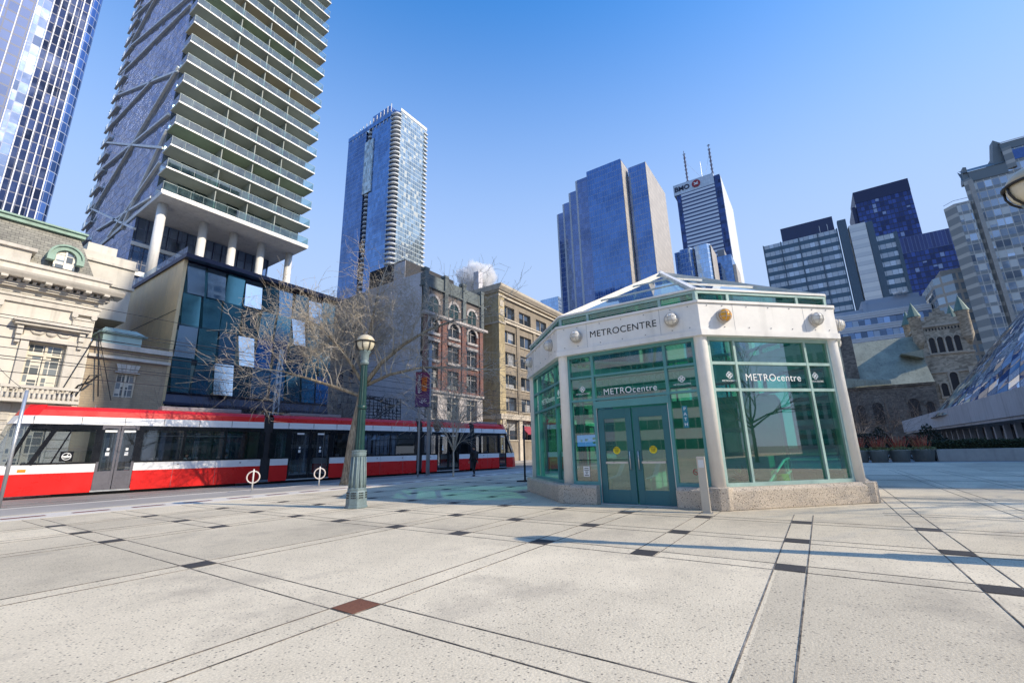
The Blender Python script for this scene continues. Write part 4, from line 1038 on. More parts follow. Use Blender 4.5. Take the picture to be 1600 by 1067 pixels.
for x in (8.0 - .55, 3.15, -2.75, -8.7):
    p = T(); p.box(x - .5, 39.86, 5.3, x + .5, 40, 10.6); p.box(x - .6, 39.8, 5.3, x + .6, 40, 5.6)
    p.box(x - .62, 39.74, 10.95, x + .62, 40, 11.1); p.box(x - .55, 39.8, 10.6, x + .55, 40, 10.75)
    for q in (-1, 1): p.lathe([(.0, -.0), (.16, .0), (.16, .2), (.0, .2)], 12, (x + q * .48, 39.72, 10.86), 'y')
    p.build('pilaster', mLimeD, th)
c = T(); c.box(-14, 39.86, 11.1, 8.15, 40, 11.45); c.box(-14, 39.78, 11.45, 8.22, 40, 11.6); c.box(-14, 39.7, 12.0, 8.3, 40.2, 12.12)
c.extr([(39.1, 12.5), (38.95, 12.72), (38.9, 12.85), (40.4, 12.95), (40.4, 12.5)], 'x', -14, 9.1); c.box(-14, 39.6, 12.12, 8.5, 40.3, 12.3)
c.build('cornice', mLimeD, th)
d = T(); x = -14
while x < 8.5: d.box(x, 39.42, 12.3, x + .17, 39.75, 12.46); x += .34
d.build('dentils', mLimeD, th)
m = T(); x = -13.8
while x < 8.8: m.box(x, 39.05, 12.36, x + .3, 39.75, 12.5); x += .95
m.build('modillions', mLimeD, th)
p = T(); p.box(-14, 39.75, 12.95, 8.35, 40.4, 13.5); p.box(-14, 39.62, 13.5, 8.5, 40.4, 13.72); p.box(-14, 39.9, 13.72, 4.4, 41, 14.5).box(-14, 39.72, 14.5, 4.6, 41, 14.72)
p.build('parapet', mLimeD, th)
mSlate = brickmat('slate_shingle', (.36, .345, .29), (.26, .25, .215), (.10, .095, .085), .34, .2, .75, .45, .5, .012)
r = T(); r.extr([(40.45, 13.7), (41.9, 17.0), (56, 17.0), (57.5, 13.7)], 'x', -14, 6.7)
r.poly([(6.7, 40.45, 13.7), (7.7, 40.45, 13.7), (6.7, 41.9, 17.0)]); r.poly([(7.7, 40.45, 13.7), (8.0, 57.5, 13.7), (6.7, 56, 17), (6.7, 41.9, 17)])
r.build('mansard_roof', mSlate, th)
r = T(); r.box(-14, 41.62, 16.92, 6.95, 42.1, 17.2).box(-14, 41.5, 17.2, 7.05, 42.2, 17.32).box(6.55, 42.1, 16.95, 6.95, 56, 17.2); r.build('copper_ridge', mCopper, th)
for x in (6.0, .2, -5.6):
    dm = T(); archring(dm, x, 14.75, .52, .78, 40.15, 40.5); archring(dm, x, 14.75, .78, .9, 40.05, 41.4); dm.box(x - .9, 40.05, 14.4, x - .52, 40.5, 14.75).box(x + .52, 40.05, 14.4, x + .9, 40.5, 14.75)
    do = dm.build('dormer', mCopper, th)
    a_ = T(); arch(a_, x, 14.0, 14.75, 1.06, 40.35); a_.build('dormer_panes', mWinG, do); T().box(x - .04, 40.28, 14.0, x + .04, 40.36, 15.2).build('dormer_mullion', mWhite, do)
at_ = T(); at_.box(7.3, 44, 12, 10.6, 56, 17.1); at_.box(7.2, 43.85, 16.3, 10.75, 44, 16.5).box(7.2, 43.85, 14.6, 10.75, 44, 14.8).box(7.8, 45.5, 17.1, 9.6, 48, 18.3); at_.build('attic_block', mLime, th)
fpm = T(); fpm.tube([(8.9, 39.6, 5.6), (8.3, 39.7, 9.9)], .04, 6).tube([(7.0, 39.7, 5.4), (8.25, 39.75, 9.9)], .03, 6).tube([(9.6, 39.6, 5.4), (8.3, 39.7, 9.9)], .025, 6)
fpm.build('flag_staff', mBlack, th)
br = T(); br.tube([(7.6, 39.95, 5.6), (7.8, 39.5, 6.2), (8.3, 39.3, 6.5), (8.6, 39.2, 6.95)], .06, 6).tube([(7.8, 39.6, 5.5), (8.2, 39.3, 6.9), (8.75, 39.2, 7.0)], .04, 6); br.build('lamp_bracket', mBlack, th)
vb = thing('purple_banner', 'purple banner hung on the theatre wall at the far left edge', 'banner', (3.2, 39.7, 6.2))
MB().box(-.45, -.02, -1.2, .45, .02, 1.2).build('cloth', mat('purple_cloth', (.10, .05, .35), .8, var=.1), vb)
MB().bar((-.5, 0, 1.2), (.5, 0, 1.2), .05).build('rail', mBlack, vb)

# --- beige brick annex
an_, T = bld('brick_annex', 'low beige brick wing with sash window and copper-roofed box between theatre and podium', (12.6, 40.02, 0))
mBeige = brickmat('beige_brick', (.46, .37, .25), (.40, .31, .21), (.33, .28, .21), .5, .16, .85, .25, .35, .02)
w = T(); H = [(9.75, 10.85, 5.7, 7.4), (9.75, 10.85, 1.3, 3.9)]
wall_faces(w, 8.06, 12.6, 0, 9.0, 40.02, H, .3); w.poly([(12.6, 40.02, 0), (12.6, 50, 0), (12.6, 50, 9), (12.6, 40.02, 9)]); w.poly([(8.06, 40.02, 9), (12.6, 40.02, 9), (12.6, 50, 9), (8.06, 50, 9)])
w.build('wall', mBeige, an_)
w = T(); w.box(8.06, 39.85, 9.0, 12.75, 40.3, 9.35).box(8.06, 39.8, 8.3, 12.72, 40.015, 8.5).box(9.6, 39.9, 7.4, 11.0, 40.015, 7.5)
for i, dx in enumerate((-.55, -.33, -.11, .11, .33)): w.extr([(10.3 + dx, 7.5), (10.3 + dx + .2, 7.5), (10.3 + (dx + .2) * 1.25, 8.0), (10.3 + dx * 1.25, 8.0)], 'y', 39.9, 40.01)
w.build('stone_trim', mLimeD, an_)
for x0, x1, z0, z1 in H:
    f = T(); f.box(x0, 40.12, z0, x0 + .08, 40.24, z1).box(x1 - .08, 40.12, z0, x1, 40.24, z1).box((x0 + x1) / 2 - .06, 40.11, z0, (x0 + x1) / 2 + .06, 40.23, z1).box(x0, 40.115, z1 - .1, x1, 40.235, z1 - .003)
    fo = f.build('window', mFrameC, an_); T().poly([(x0, 40.2, z0), (x1, 40.2, z0), (x1, 40.2, z1), (x0, 40.2, z1)]).build('panes', mWinG, fo)
cb = T(); cb.box(8.7, 40.4, 9.36, 10.9, 43, 10.2); cb.prism([(8.5, 40.2), (11.2, 40.2), (11.2, 43.2), (8.5, 43.2)], 10.2, 10.75, pts2=[(8.9, 41.2), (10.7, 41.2), (10.7, 42.6), (8.9, 42.6)]); cb.build('copper_skylight', mat('pale_verdigris', (.42, .58, .54), .6, var=.15, streak=.2), an_)

# --- blue glass podium
pd, T = bld('glass_podium', 'four-storey podium of tilted blue glass panels with gold panelled side wall', (12.9, 41, 0))
mGold = mat('gold_panel', (.78, .60, .34), .45, .2, var=.15, vs=.5, streak=.1)
mNavy = mat('navy_cladding', (.014, .02, .06), .35, var=.2)
T().box(13.1, 41.5, 0, 27, 60, 17.3).build('core', mNavy, pd)
gw = T(); k = 0; y = 41.02
while y < 60: gw.box(12.85, y, .3, 13.1, min(60, y + 1.5) - .03, 17.4); y += 1.5
for z in (4.5, 9, 13.2): pass
gw.build('gold_side_wall', mGold, pd)
T().box(12.83, 41.02, 13.0, 12.86, 60, 13.05).box(12.83, 41.02, 8.6, 12.86, 60, 8.65).build('panel_joints', mBlack, pd)
rfm = T(); rfm.box(12.7, 40.3, 17.4, 27.4, 60.2, 17.75); rfm.build('roof_edge', mNavy, pd)
gl = glass('parapet_glass', (.75, .88, .86), .12, .05)
gb = T(); gb.poly([(13, 41.2, 17.76), (13, 59, 17.76), (13, 59, 18.7), (13, 41.2, 18.7)]); gb.poly([(13, 59, 17.76), (27, 59, 17.76), (27, 59, 18.7), (13, 59, 18.7)]); gb.build('parapet_glass', gl, pd)
pm1 = [mat('podium_glass_' + n_, c_, .05, me_, var=.06, vs=.3) for n_, c_, me_ in (('teal', (.14, .33, .38), .85), ('dark', (.07, .18, .23), .82), ('sky', (.62, .74, .82), .95), ('blue', (.18, .34, .48), .88))]
rp = random.Random(3); cols = 9; cw = (27 - 13.1) / cols
for j in range(4):
    for i in range(cols):
        x0 = 13.1 + i * cw + .02; x1 = x0 + cw - .04; z0 = 6.5 + j * 2.7 + .02; z1 = z0 + 2.66
        m_ = rp.choice([0, 0, 0, 1, 1, 3]) if not (j == 3 and i in (0, 1, 3)) else 2
        if (j, i) in ((1, 0), (1, 3), (0, 2), (2, 6), (3, 7)): m_ = 2
        ta, tb = rp.uniform(-.02, .10), rp.uniform(-.10, .14); dl = [.0 + max(0, -tb), max(0, tb), ta + max(0, tb), ta + max(0, -tb)]
        if m_ == 2: u_ = rp.uniform(.16, .40); dl = [u_, u_, 0, 0]
        sk_ = rp.uniform(-.22, .30); e0, e1 = (max(0, sk_), max(0, -sk_)); w_ = x1 - x0
        PX = lambda x, z: 41.16 - (dl[0] + (dl[1] - dl[0]) * (x - x0) / w_ + (dl[3] - dl[0]) * (z - z0) / 2.66)
        cx_ = [(x0 + e0, z0), (x1 - e1 * .6, z0), (x1 - e0 * .6, z1), (x0 + e1, z1)]
        g = T(); q = [(a, PX(a, c_), c_) for a, c_ in cx_]
        b_ = [(a, 41.3, c_) for a, _, c_ in q]
        n0 = g.add(q + b_)
        for f in ((0, 1, 2, 3), (4, 5, 1, 0), (5, 6, 2, 1), (6, 7, 3, 2), (7, 4, 0, 3)): g.f.append([n0 + t_ for t_ in f])
        g.build('glass_panel', pm1[m_], pd)
tm_ = T()
for j in range(5): tm_.box(13.1, 41.18, 6.44 + j * 2.7, 27, 41.36, 6.52 + j * 2.7)
tm_.extr([(41.0, 5.5), (41.0, 5.7), (41.3, 6.4), (41.5, 6.4), (41.5, 5.5)], 'x', 13.0, 27.0); tm_.build('floor_bands', mNavy, pd)
bgm = T(); bgm.poly([(13.12, 41.33, 6.5), (26.98, 41.33, 6.5), (26.98, 41.33, 17.35), (13.12, 41.33, 17.35)]); bgm.build('inner_glazing', facade('inner_glazing', 1.55, 2.7, (.05, .14, .16), (.03, .05, .06), .04, .08, metal=.6, tilt=.03, blind=.3, bcol=(.22, .32, .30), u0=.2, v0=2.0), pd)
gs = T()
for i in range(6): gs.box(13.6 + i * 2.3, 41.34, .4, 13.6 + i * 2.3 + 1.9, 41.4, 4.9)
gs.build('shopfront_glass', mat('shop_glass', (.03, .05, .12), .08, .6), pd)
fm = T()
for i in range(7): fm.box(13.3 + i * 2.3, 41.2, 0, 13.3 + i * 2.3 + .3, 41.45, 5.5)
fm.build('shopfront_piers', mGrey, pd)

# --- braced balcony tower
bt_, T = bld('balcony_tower', 'tall white balcony tower on round columns with diagonal braces on its glass flank', (12.9, 50, 17.75))
Z0, FH, NF = 27.0, 2.62, 24; ZT = Z0 + FH * NF
mBlueG = facade('tower_flank_glass', 1.15, 1.31, (.26, .34, .48), (.12, .14, .21), .05, .06, metal=.85, tilt=.045, wave=.05, ws=.12, dark=.25, u0=.2, wob=.2, painted_refl_col=(.36,.44,.58))  # paler noise patches paint a bright reflection into the flank glass colour
g = T(); g.box(13.0, 57.2, 17.76, 27.2, 79, 26.9); g.box(13.0, 52.3, 27.01, 28.0, 79, ZT); g.build('glass_flank', mBlueG, bt_)
lo = T(); lo.box(12.95, 57.0, 23.6, 27.3, 57.19, 24.0).box(12.95, 56.9, 20.3, 27.3, 57.19, 20.8); lo.build('lower_bands', mWhite, bt_)
lg_ = T()
for i in range(16): lg_.box(13.2 + i * .92, 57.1, 17.8, 13.26 + i * .92, 57.19, 26.8)
lg_.build('lower_mullions', mNavy, bt_)
sb = T(); sb.box(12.9, 50, Z0 - .05, 28.3, 79, Z0 + .40); sb.build('soffit_slab', mWhite, bt_)
mRailG = glass('balcony_glass', (.52, .74, .72), .14, .10, (.34, .50, .48))
mSoff = [mat('balcony_soffit_' + n_, c_, .8, var=.1) for n_, c_ in (('grey', (.36, .37, .33)), ('green', (.28, .34, .24)), ('tan', (.38, .31, .22)))]
rq = random.Random(6)
mInner = facade('balcony_window_wall', 1.6, FH, (.12, .17, .16), (.35, .37, .35), .08, .12, metal=.35, tilt=.03, blind=.3, bcol=(.42, .42, .38), v0=FH * .1)
T().poly([(13.6, 52.25, Z0 + .4), (28.1, 52.25, Z0 + .4), (28.1, 52.25, ZT), (13.6, 52.25, ZT)]).build('window_wall', mInner, bt_)
for k in range(NF):
    z = Z0 + .40 + k * FH
    b = T(); zz = z if k else z + .0
    if k: b.box(12.85, 50, z - .17, 28.3, 52.24, z)
    # slab ends wrap to the far corner balconies
    if k: b.box(12.72, 76.0, z - .17, 13.0, 80.2, z)
    bo = (b if k else T().box(12.8, 49.98, Z0 + .02, 28.34, 50.05, Z0 + .41)).build('balcony', mWhite, bt_)
    g = T(); g.poly([(12.88, 50.04, z), (28.27, 50.04, z), (28.27, 50.04, z + .92), (12.88, 50.04, z + .92)]); g.poly([(12.88, 50.04, z), (12.88, 52.2, z), (12.88, 52.2, z + .92), (12.88, 50.04, z + .92)])
    g.poly([(12.74, 76, z), (12.74, 80.1, z), (12.74, 80.1, z + .92), (12.74, 76, z + .92)]); g.poly([(28.27, 50.04, z), (28.27, 52.2, z), (28.27, 52.2, z + .92), (28.27, 50.04, z + .92)])
    g.build('balcony_rail_glass', mRailG, bo)
    if k:
        sf_ = T(); xs = [12.9, 17.5, 20.8, 24.0, 28.25]
        m_ = rq.choice([0, 0, 0, 1, 0, 2])
        for a, b2 in zip(xs, xs[1:]): sf_.poly([(a, 50.06, z - .173), (a, 52.2, z - .173), (b2, 52.2, z - .173), (b2, 50.06, z - .173)])
        sf_.build('balcony_soffit', mSoff[m_], bo)
    dv = T()
    for xd in (17.5, 20.8, 24.0): dv.box(xd - .05, 50.25, z + .001, xd + .05, 52.24, z + FH - .18)
    dv.build('balcony_divider', mat('divider_grey', (.30, .33, .30), .6) if k == 0 else bpy.data.materials['divider_grey'], bo)
    rl = T(); rl.box(12.86, 50.02, z + .92, 28.29, 50.06, z + .95)
    for i in range(14): rl.box(12.9 + i * 1.18, 50.02, z, 12.915 + i * 1.18, 50.03, z + .92)
    rl.build('balcony_rail', mat('rail_teal_grey', (.40, .52, .52), .4) if k == 0 else bpy.data.materials['rail_teal_grey'], bo)
for x in (13.75, 17.9, 21.0, 24.2, 27.7): T().lathe([(.42, 17.76), (.42, 26.94)], 24, (x, 53.2 if x > 14 else 52.3, 0)).build('column', mWhite, bt_, True)
bz = [((78.5, 35.4), (56.8, 25.3)), ((78.6, 46.0), (52.4, 33.2)), ((79.0, 54.2), (52.4, 43)), ((79, 33.5), (52.4, 43.6)), ((79.0, 41.2), (52.4, 37.4)), ((72.2, 30.0), (53, 27.6)), ((79, 58.1), (52.4, 52.4)), ((79, 48.5), (60, 46.8)), ((79, 62.6), (52.4, 54.0)), ((79, 69), (52.4, 60)), ((61.6, 26.8), (52.4, 35.4)), ((79, 72), (52.4, 82)), ((79, 62), (52.4, 70)), ((66, 27.2), (52.4, 31.5)), ((79, 80), (52.4, 72))]
b = T()
for i, ((ya, za), (yb, zb)) in enumerate(bz): b.bar((12.93 - .012 * (i % 5), ya, za), (12.93 - .012 * (i % 5), yb, zb), .24, .3, (1, 0, 0))
b.build('diagonal_braces', mat('brace_white', (.92, .92, .92), .5), bt_)

# --- grey-walled red brick warehouse
rb_, T = bld('red_brick_building', 'five-storey red brick building with arched top windows and blank grey side wall', (38.9, 40, 0))
mStucco = mat('grey_stucco', (.70, .68, .71), .9, var=.14, vs=.25, bump=.15, bs=6, streak=.18)
mStuccoT = mat('taupe_stucco', (.46, .42, .38), .9, var=.14, vs=.25, bump=.15, bs=6, streak=.18)
mRedB = brickmat('red_brick', (.26, .095, .07), (.19, .075, .06), (.20, .16, .14), .44, .15, .85, .35, .35, .02)
mDarkSt = mat('dark_sandstone', (.20, .165, .15), .9, var=.3, vs=.6, bump=.3, bs=10, streak=.3); mPale = mat('grey_sandstone', (.48, .44, .42), .9, var=.25, vs=.7, bump=.25, bs=12, streak=.25)
s = T(); s.poly([(38.9, 40.3, 0), (38.9, 52.2, 0), (38.9, 52.2, 24.9), (38.9, 40.3, 24.9)][::-1]); s.build('grey_side_wall', mStucco, rb_)
s = T(); s.poly([(38.9, 52.2, 0), (38.9, 60, 0), (38.9, 60, 24.7), (38.9, 52.2, 24.7)][::-1]); s.poly([(38.9, 60, 0), (51.3, 60, 0), (51.3, 60, 24.7), (38.9, 60, 24.7)][::-1]); s.poly([(38.9, 40.6, 24.7), (51.3, 40.6, 24.7), (51.3, 60, 24.7), (38.9, 60, 24.7)]); s.poly([(51.3, 40.3, 0), (51.3, 60, 0), (51.3, 60, 24.7), (51.3, 40.3, 24.7)]); s.build('rear_side_wall', mStuccoT, rb_)
sw = T()
for y in (53.6, 56):
    for z in (8, 11.4, 14.8, 18.2): sw.box(38.84, y, z, 38.9, y + .9, z + 1.9)
sw.build('side_window', mDarkWin, rb_)
bays = [40.75, 44.85, 48.85]; hw = 1.15
hol = []
for x in bays:
    for z0, z1 in ((5.6, 8.6), (9.6, 12.2), (13.3, 15.7), (16.9, 19.0), (20.2, 21.2)): hol.append((x - hw, x + hw, z0, z1))
w = T(); wall_faces(w, 38.9, 51.3, 9.2, 19.4, 40, [h for h in hol if 9.2 < h[2] < 19.3], .35); w.build('brick_front', mRedB, rb_)
w = T(); wall_faces(w, 38.9, 51.3, 0, 9.2, 40, [h for h in hol if h[2] < 9], .35); w.build('stone_base', mPale, rb_)
w = T(); wall_faces(w, 38.9, 51.3, 19.4, 22.9, 40, [], .3)
w.build('attic_wall', mDarkSt, rb_)
w = T(); w.box(38.7, 39.7, 22.9, 52.2, 40.6, 23.1); w.box(38.88, 39.92, 23.1, 51.32, 40.6, 24.8)
for x in (39.15, 43.0, 46.85, 51.05): w.box(x - .33, 39.66, 19.4, x + .33, 40, 25.1).box(x - .4, 39.6, 25.1, x + .4, 40.5, 25.45)
w.build('parapet', mat('weathered_copper_stone', (.16, .185, .185), .85, var=.35, vs=.6, streak=.35), rb_)
w = T(); w.box(38.7, 39.55, 19.1, 52.2, 40, 19.45).box(38.75, 39.7, 18.95, 51.45, 40, 19.1).box(38.8, 39.75, 9.0, 51.4, 40, 9.3)
for x in bays:
    w.box(x - hw - .1, 39.8, 16.55, x + hw + .1, 40, 16.9).box(x - hw - .1, 39.8, 12.95, x + hw + .1, 40, 13.3).box(x - hw - .1, 39.8, 15.7, x + hw + .1, 40, 16.1)
    archring(w, x, 20.9, .95, 1.3, 39.86, 40.0); archring(w, x, 17.9, 1.0, 1.35, 39.84, 40.0, 10, .0, PI)
w.build('stone_trim', mPale, rb_)
for x in (39.3, 42.8, 46.85, 50.9): T().box(x - .38, 39.8, 9.3, x + .38, 40, 18.95).build('brick_pilaster', mRedB, rb_)
for x in bays:
    for z0, z1 in ((5.6, 8.6), (9.6, 12.2), (13.3, 15.7), (16.9, 19.0)):
        fo = T().poly([(x - hw, 40.32, z0), (x + hw, 40.32, z0), (x + hw, 40.32, z1), (x - hw, 40.32, z1)]).build('window', mDarkWin, rb_)
        f = T(); f.box(x - .06, 40.22, z0, x + .06, 40.31, z1).box(x - hw, 40.22, z1 - .75, x + hw, 40.305, z1 - .66).box(x - hw, 40.22, z0, x + hw, 40.315, z0 + .1); f.build('sash', mPale if z0 > 9 else mFrameC, fo)
    a_ = T(); arch(a_, x, 19.75, 20.9, 1.9, 39.985); fo = a_.build('arched_window', mat('green_old_glass', (.05, .10, .10), .08, .5), rb_)
    T().box(x - .04, 39.95, 19.75, x + .04, 39.98, 21.85).box(x - .95, 39.952, 20.86, x + .95, 39.982, 20.94).build('arched_sash', mPale, fo)
T().box(39.3, 44.2, 24.71, 49.5, 51.8, 27.9).build('roof_penthouse', mat('dark_siding', (.025, .024, .028), .6, var=.2), rb_)
T().box(39.25, 44.1, 24.72, 39.29, 46.4, 27.7).build('penthouse_panel', mStucco, rb_)
sc_ = thing('black_hoarding', 'black lattice scaffold screen standing behind the tram pantograph at the grey wall', 'hoarding', (28.4, 37.6, 0))
h = MB()
for i in range(11): h.box(i * .52 - .03, 0, 0, i * .52 + .03, .06, 7.3)
for j in range(8): h.box(-.03, -.04, 5.0 + j * .32, 5.25, -.001, 5.06 + j * .32)
h.box(-.1, .08, 0, 5.3, .16, .3).build('frame', mBlack, sc_)
rs2 = random.Random(2); h = MB()
for i in range(160):
    x, z = rs2.uniform(0, 5.0), rs2.uniform(4.8, 7.2); h.bar((x, -.06, z), (x + rs2.uniform(-.4, .4), -.06, z + rs2.uniform(-.4, .4)), .05, .03)
h.build('vine_tangle', mBlack, sc_)
sg_ = thing('shrub_row', 'dark bare twigs of a climbing shrub along the glass podium foot', 'shrub', (20, 38.6, 0))
h = MB(); rs3 = random.Random(12)
for i in range(60):
    x = rs3.uniform(-6, 7); grow(h, Vector((x, rs3.uniform(-.4, .4), 0)), Vector((rs3.gauss(0, .2), 0, 1)), rs3.uniform(3.5, 5), .03, 2, rs3, 0, 4, .8, (3, 3, 3, 2), .2)
h.build('branches', mDarkBark, sg_)

# --- yellow brick corner building
yb_, T = bld('yellow_brick_building', 'seven-storey yellow brick corner building with deep cornice and broad windows', (55.6, 40, 0))
mYel = brickmat('yellow_brick', (.58, .46, .25), (.47, .37, .20), (.36, .31, .22), .44, .15, .85, .3, .35, .02)
mYelF = brickmat('brown_grey_brick', (.35, .29, .215), (.29, .24, .18), (.25, .215, .17), .44, .15, .85, .3, .35, .02)
mStoneY = mat('buff_stone', (.58, .51, .41), .85, var=.2, vs=.6, bump=.2, bs=12, streak=.25)
mOff = facade('office_pane', 1.55, 3., (.10, .13, .17), (.03, .03, .035), .05, .03, metal=.6, tilt=.10, blind=.35, bcol=(.42, .42, .42), dark=.7, wob=.4)
w = T(); w.poly([(55.6, 41.2, 0), (55.6, 60, 0), (55.6, 60, 27), (55.6, 41.2, 27)][::-1]); w.build('yellow_side_wall', mYel, yb_)
bx = [58.45, 63.7, 69.4, 75.0, 80.6, 86.2]; hwy = 1.9; rows = [(22.9, 25.1), (18.7, 20.8), (15.0, 17.2), (11.3, 13.5), (7.7, 9.9), (3.2, 6.0)]
hol = [(x - hwy, x + hwy, a, b) for x in bx for a, b in rows]
w = T(); wall_faces(w, 57.0, 90, 0, 27, 40, hol, .4); w.poly([(90, 40, 0), (90, 60, 0), (90, 60, 27), (90, 40, 27)]); w.build('front_wall', mYelF, yb_)
for x in bx:
    for a, b in rows:
        fo = T().poly([(x - hwy, 40.36, a), (x + hwy, 40.36, a), (x + hwy, 40.36, b), (x - hwy, 40.36, b)]).build('window', mOff, yb_)
        f = T(); f.box(x - .05, 40.24, a, x + .05, 40.35, b).box(x - hwy, 40.24, b - .08, x + hwy, 40.355, b - .003).box(x - hwy - .1, 39.85, a - .16, x + hwy + .1, 40.3, a - .004); f.build('frame_and_sill', mStoneY, fo)
w = T(); w.box(55.4, 39.75, 0, 57.0, 41.2, 27.0); w.build('corner_pier', mYel, yb_)
w = T(); w.box(55.3, 39.65, 26.2, 90, 41.3, 26.5).extr([(39.3, 27.2), (38.9, 27.7), (38.85, 28.1), (60, 28.1), (60, 27.2)], 'x', 54.9, 90.5).box(55.2, 39.5, 26.9, 90.2, 60, 27.2)
w.box(56.9, 39.7, 22.0, 90, 40, 22.5).box(56.9, 39.55, 22.5, 90, 40, 22.7).box(55.3, 39.5, 6.3, 90.1, 41.4, 7.1).box(55.35, 39.6, 21.6, 57.1, 41.3, 21.9)
w.box(55.2, 41.3, 6.4, 55.6, 60, 7.0).box(55.3, 41.3, 24.6, 55.59, 60, 24.8).box(55.3, 41.3, 21.6, 55.59, 60, 21.8)
w.build('stone_courses', mStoneY, yb_)
w = T()
for x in (56.2,): 
    for z in (23.0, 24.5): w.box(x - .5, 39.68, z, x + .5, 39.75, z + 1.1)
w.box(55.9, 39.6, 0, 56.7, 39.75, 6.3).box(60.6, 39.7, 0, 61.5, 40, 6.3).box(66.1, 39.7, 0, 67, 40, 6.3); w.build('carved_panels', mStoneY, yb_)
for x in (61.1, 66.55, 72.2, 77.8, 83.4): T().box(x - .45, 39.82, 7.1, x + .45, 40, 22).build('brick_pilaster', mYelF, yb_)
w = T()
for z in (8, 11.5, 15, 18.5, 22, 25):
    w.box(52.4, 46, z, 55.59, 46.2, z + 1.6)
w.build('light_well_windows', mDarkWin, yb_)
ch = T(); ch.box(74.5, 59, 27, 76.0, 60.5, 42.0); ch.build('flue', mStucco, yb_)
aw = T(); aw.extr([(38.7, 4.2), (40.0, 5.4), (40.0, 5.35), (38.7, 4.0)], 'x', 61.5, 66); aw.build('shop_awning', mat('red_awning', (.35, .04, .06), .7), yb_)
# ------------------------------------------------------------ distant towers
def rect(x0, y0, x1, y1): return [(x0, y0), (x1, y0), (x1, y1), (x0, y1)]
mRoofGrey = mat('roof_plant_grey', (.25, .26, .28), .7, var=.15)
# far left: gridded tower with dark window strips and rounded glass corner
fl_, T = bld('striped_tower', 'blue tower with white grid face, dark window strips and rounded corner at far left', (19, 165, -.16))
mGrid = facade('white_grid_wall', 2.1, 3.2, (.28, .32, .45), (.06, .09, .19), .13, .17, metal=.75, tilt=.015, wave=.03, dark=.08)
mDk = facade('dark_strip_wall', 2.0, 3.2, (.035, .055, .13), (.07, .09, .17), .04, .10, metal=.55, tilt=.05, wave=.10, ws=.12, dark=.6, wob=.35, painted_refl_col=(.20, .24, .36))
mCv = facade('curved_corner_glass', 1.5, 3.2, (.10, .18, .38), (.34, .40, .52), .06, .07, metal=.8, tilt=.03)
mWob = facade('mirror_strip', 2.2, 3.2, (.55, .62, .78), (.25, .3, .45), .07, .07, metal=.85, tilt=.08, wave=.25, ws=.3, wob=.3, painted_refl_col=(.16, .20, .32))  # reflections in the strip partly painted as darker noise patches
zt = 185
T().box(-45, 165, -.16, 7.2, 200, zt).build('grid_face', mGrid, fl_); T().box(7.2, 165, -.16, 9.9, 200, zt).build('mirror_strip', mWob, fl_); T().box(9.9, 165, -.16, 16.9, 200, zt).build('dark_face', mDk, fl_)
ar = [(16.9 + 2.6 * math.sin(a), 167.6 - 2.6 * math.cos(a)) for a in [PI / 2 * i / 8 for i in range(9)]]
T().prism(ar + [(19.5, 200), (16.9, 200)], -.16, zt).build('rounded_corner', mCv, fl_)
f = T()
for i in range(6): f.box(9.75 + i * 1.42, 164.55, 0, 10.0 + i * 1.42, 165, zt)
for i in range(8): f.box(-12 + i * 2.7, 164.8, 0, -11.8 + i * 2.7, 165, zt)
f.build('vertical_fins', mat('fin_white', (.62, .66, .76), .4), fl_)

# condo tower in the middle distance
ct, T = bld('condo_tower', 'tall blue glass condominium tower with curved balconies at its front corner', (153.4, 185.7, -.16))
mCL = facade('condo_shade_glass', 1.8, 3.0, (.10, .18, .36), (.26, .34, .50), .05, .10, metal=.85, tilt=.012, wave=.05, ws=.05, dark=.18, wob=.35, painted_refl_col=(.05, .09, .20))
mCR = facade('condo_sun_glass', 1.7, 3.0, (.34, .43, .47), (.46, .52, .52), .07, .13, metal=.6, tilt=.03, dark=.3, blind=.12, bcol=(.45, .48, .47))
mCB = facade('condo_mid_glass', 1.7, 3.0, (.14, .25, .46), (.28, .38, .54), .05, .08, metal=.88, tilt=.015, wave=.05, ws=.05, dark=.2, wob=.4, painted_refl_col=(.06, .10, .22))
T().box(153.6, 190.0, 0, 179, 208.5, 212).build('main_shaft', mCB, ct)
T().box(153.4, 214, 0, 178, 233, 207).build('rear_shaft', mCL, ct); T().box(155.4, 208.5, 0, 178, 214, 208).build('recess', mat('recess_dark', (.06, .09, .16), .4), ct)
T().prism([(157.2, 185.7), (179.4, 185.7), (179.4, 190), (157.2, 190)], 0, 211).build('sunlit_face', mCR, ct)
g = T(); g.box(156, 195, 212, 172, 212, 219); g.box(153.2, 190, 207, 153.45, 233, 210.0); g.build('crown_glass', mCB, ct)
f = T()
for i in range(12): f.box(153.3, 190.5 + i * 3.4, 205, 153.6, 191.0 + i * 3.4, 216.5 - i * .5)
f.box(157, 185.5, 210.9, 179.6, 185.8, 213).build('crown_fins', mWhite, ct)
mBalc = mat('condo_balcony_white', (.60, .62, .62), .6, var=.1)
for k in range(46):
    z = 70 + k * 3.05
    b = T(); pts = [(157.2, 185.0)] + [(156.4 + 3.2 * math.cos(a), 188.2 + 3.2 * math.sin(a)) for a in [-PI / 2 - PI / 2 * i / 6 for i in range(7)]] + [(153.2, 190.4), (157.2, 190.4)]
    b.prism(pts[::-1], z, z + .9); b.build('corner_balcony', mBalc, ct)
    if z < 172 or z > 190:
        pts = [(155.3, 208.6)] + [(155.3 - 2.2 * math.sin(PI * i / 6), 208.6 + 5.3 * i / 6) for i in range(1, 6)] + [(155.3, 213.9)]
        T().prism(pts, z, z + .9).build('side_balcony', mBalc, ct)
sbm = T()
for k in range(46): sbm.box(177, 184.9, 70 + k * 3.05, 179.9, 185.69, 70.9 + k * 3.05)
o = sbm.build('end_balconies', mBalc, ct)
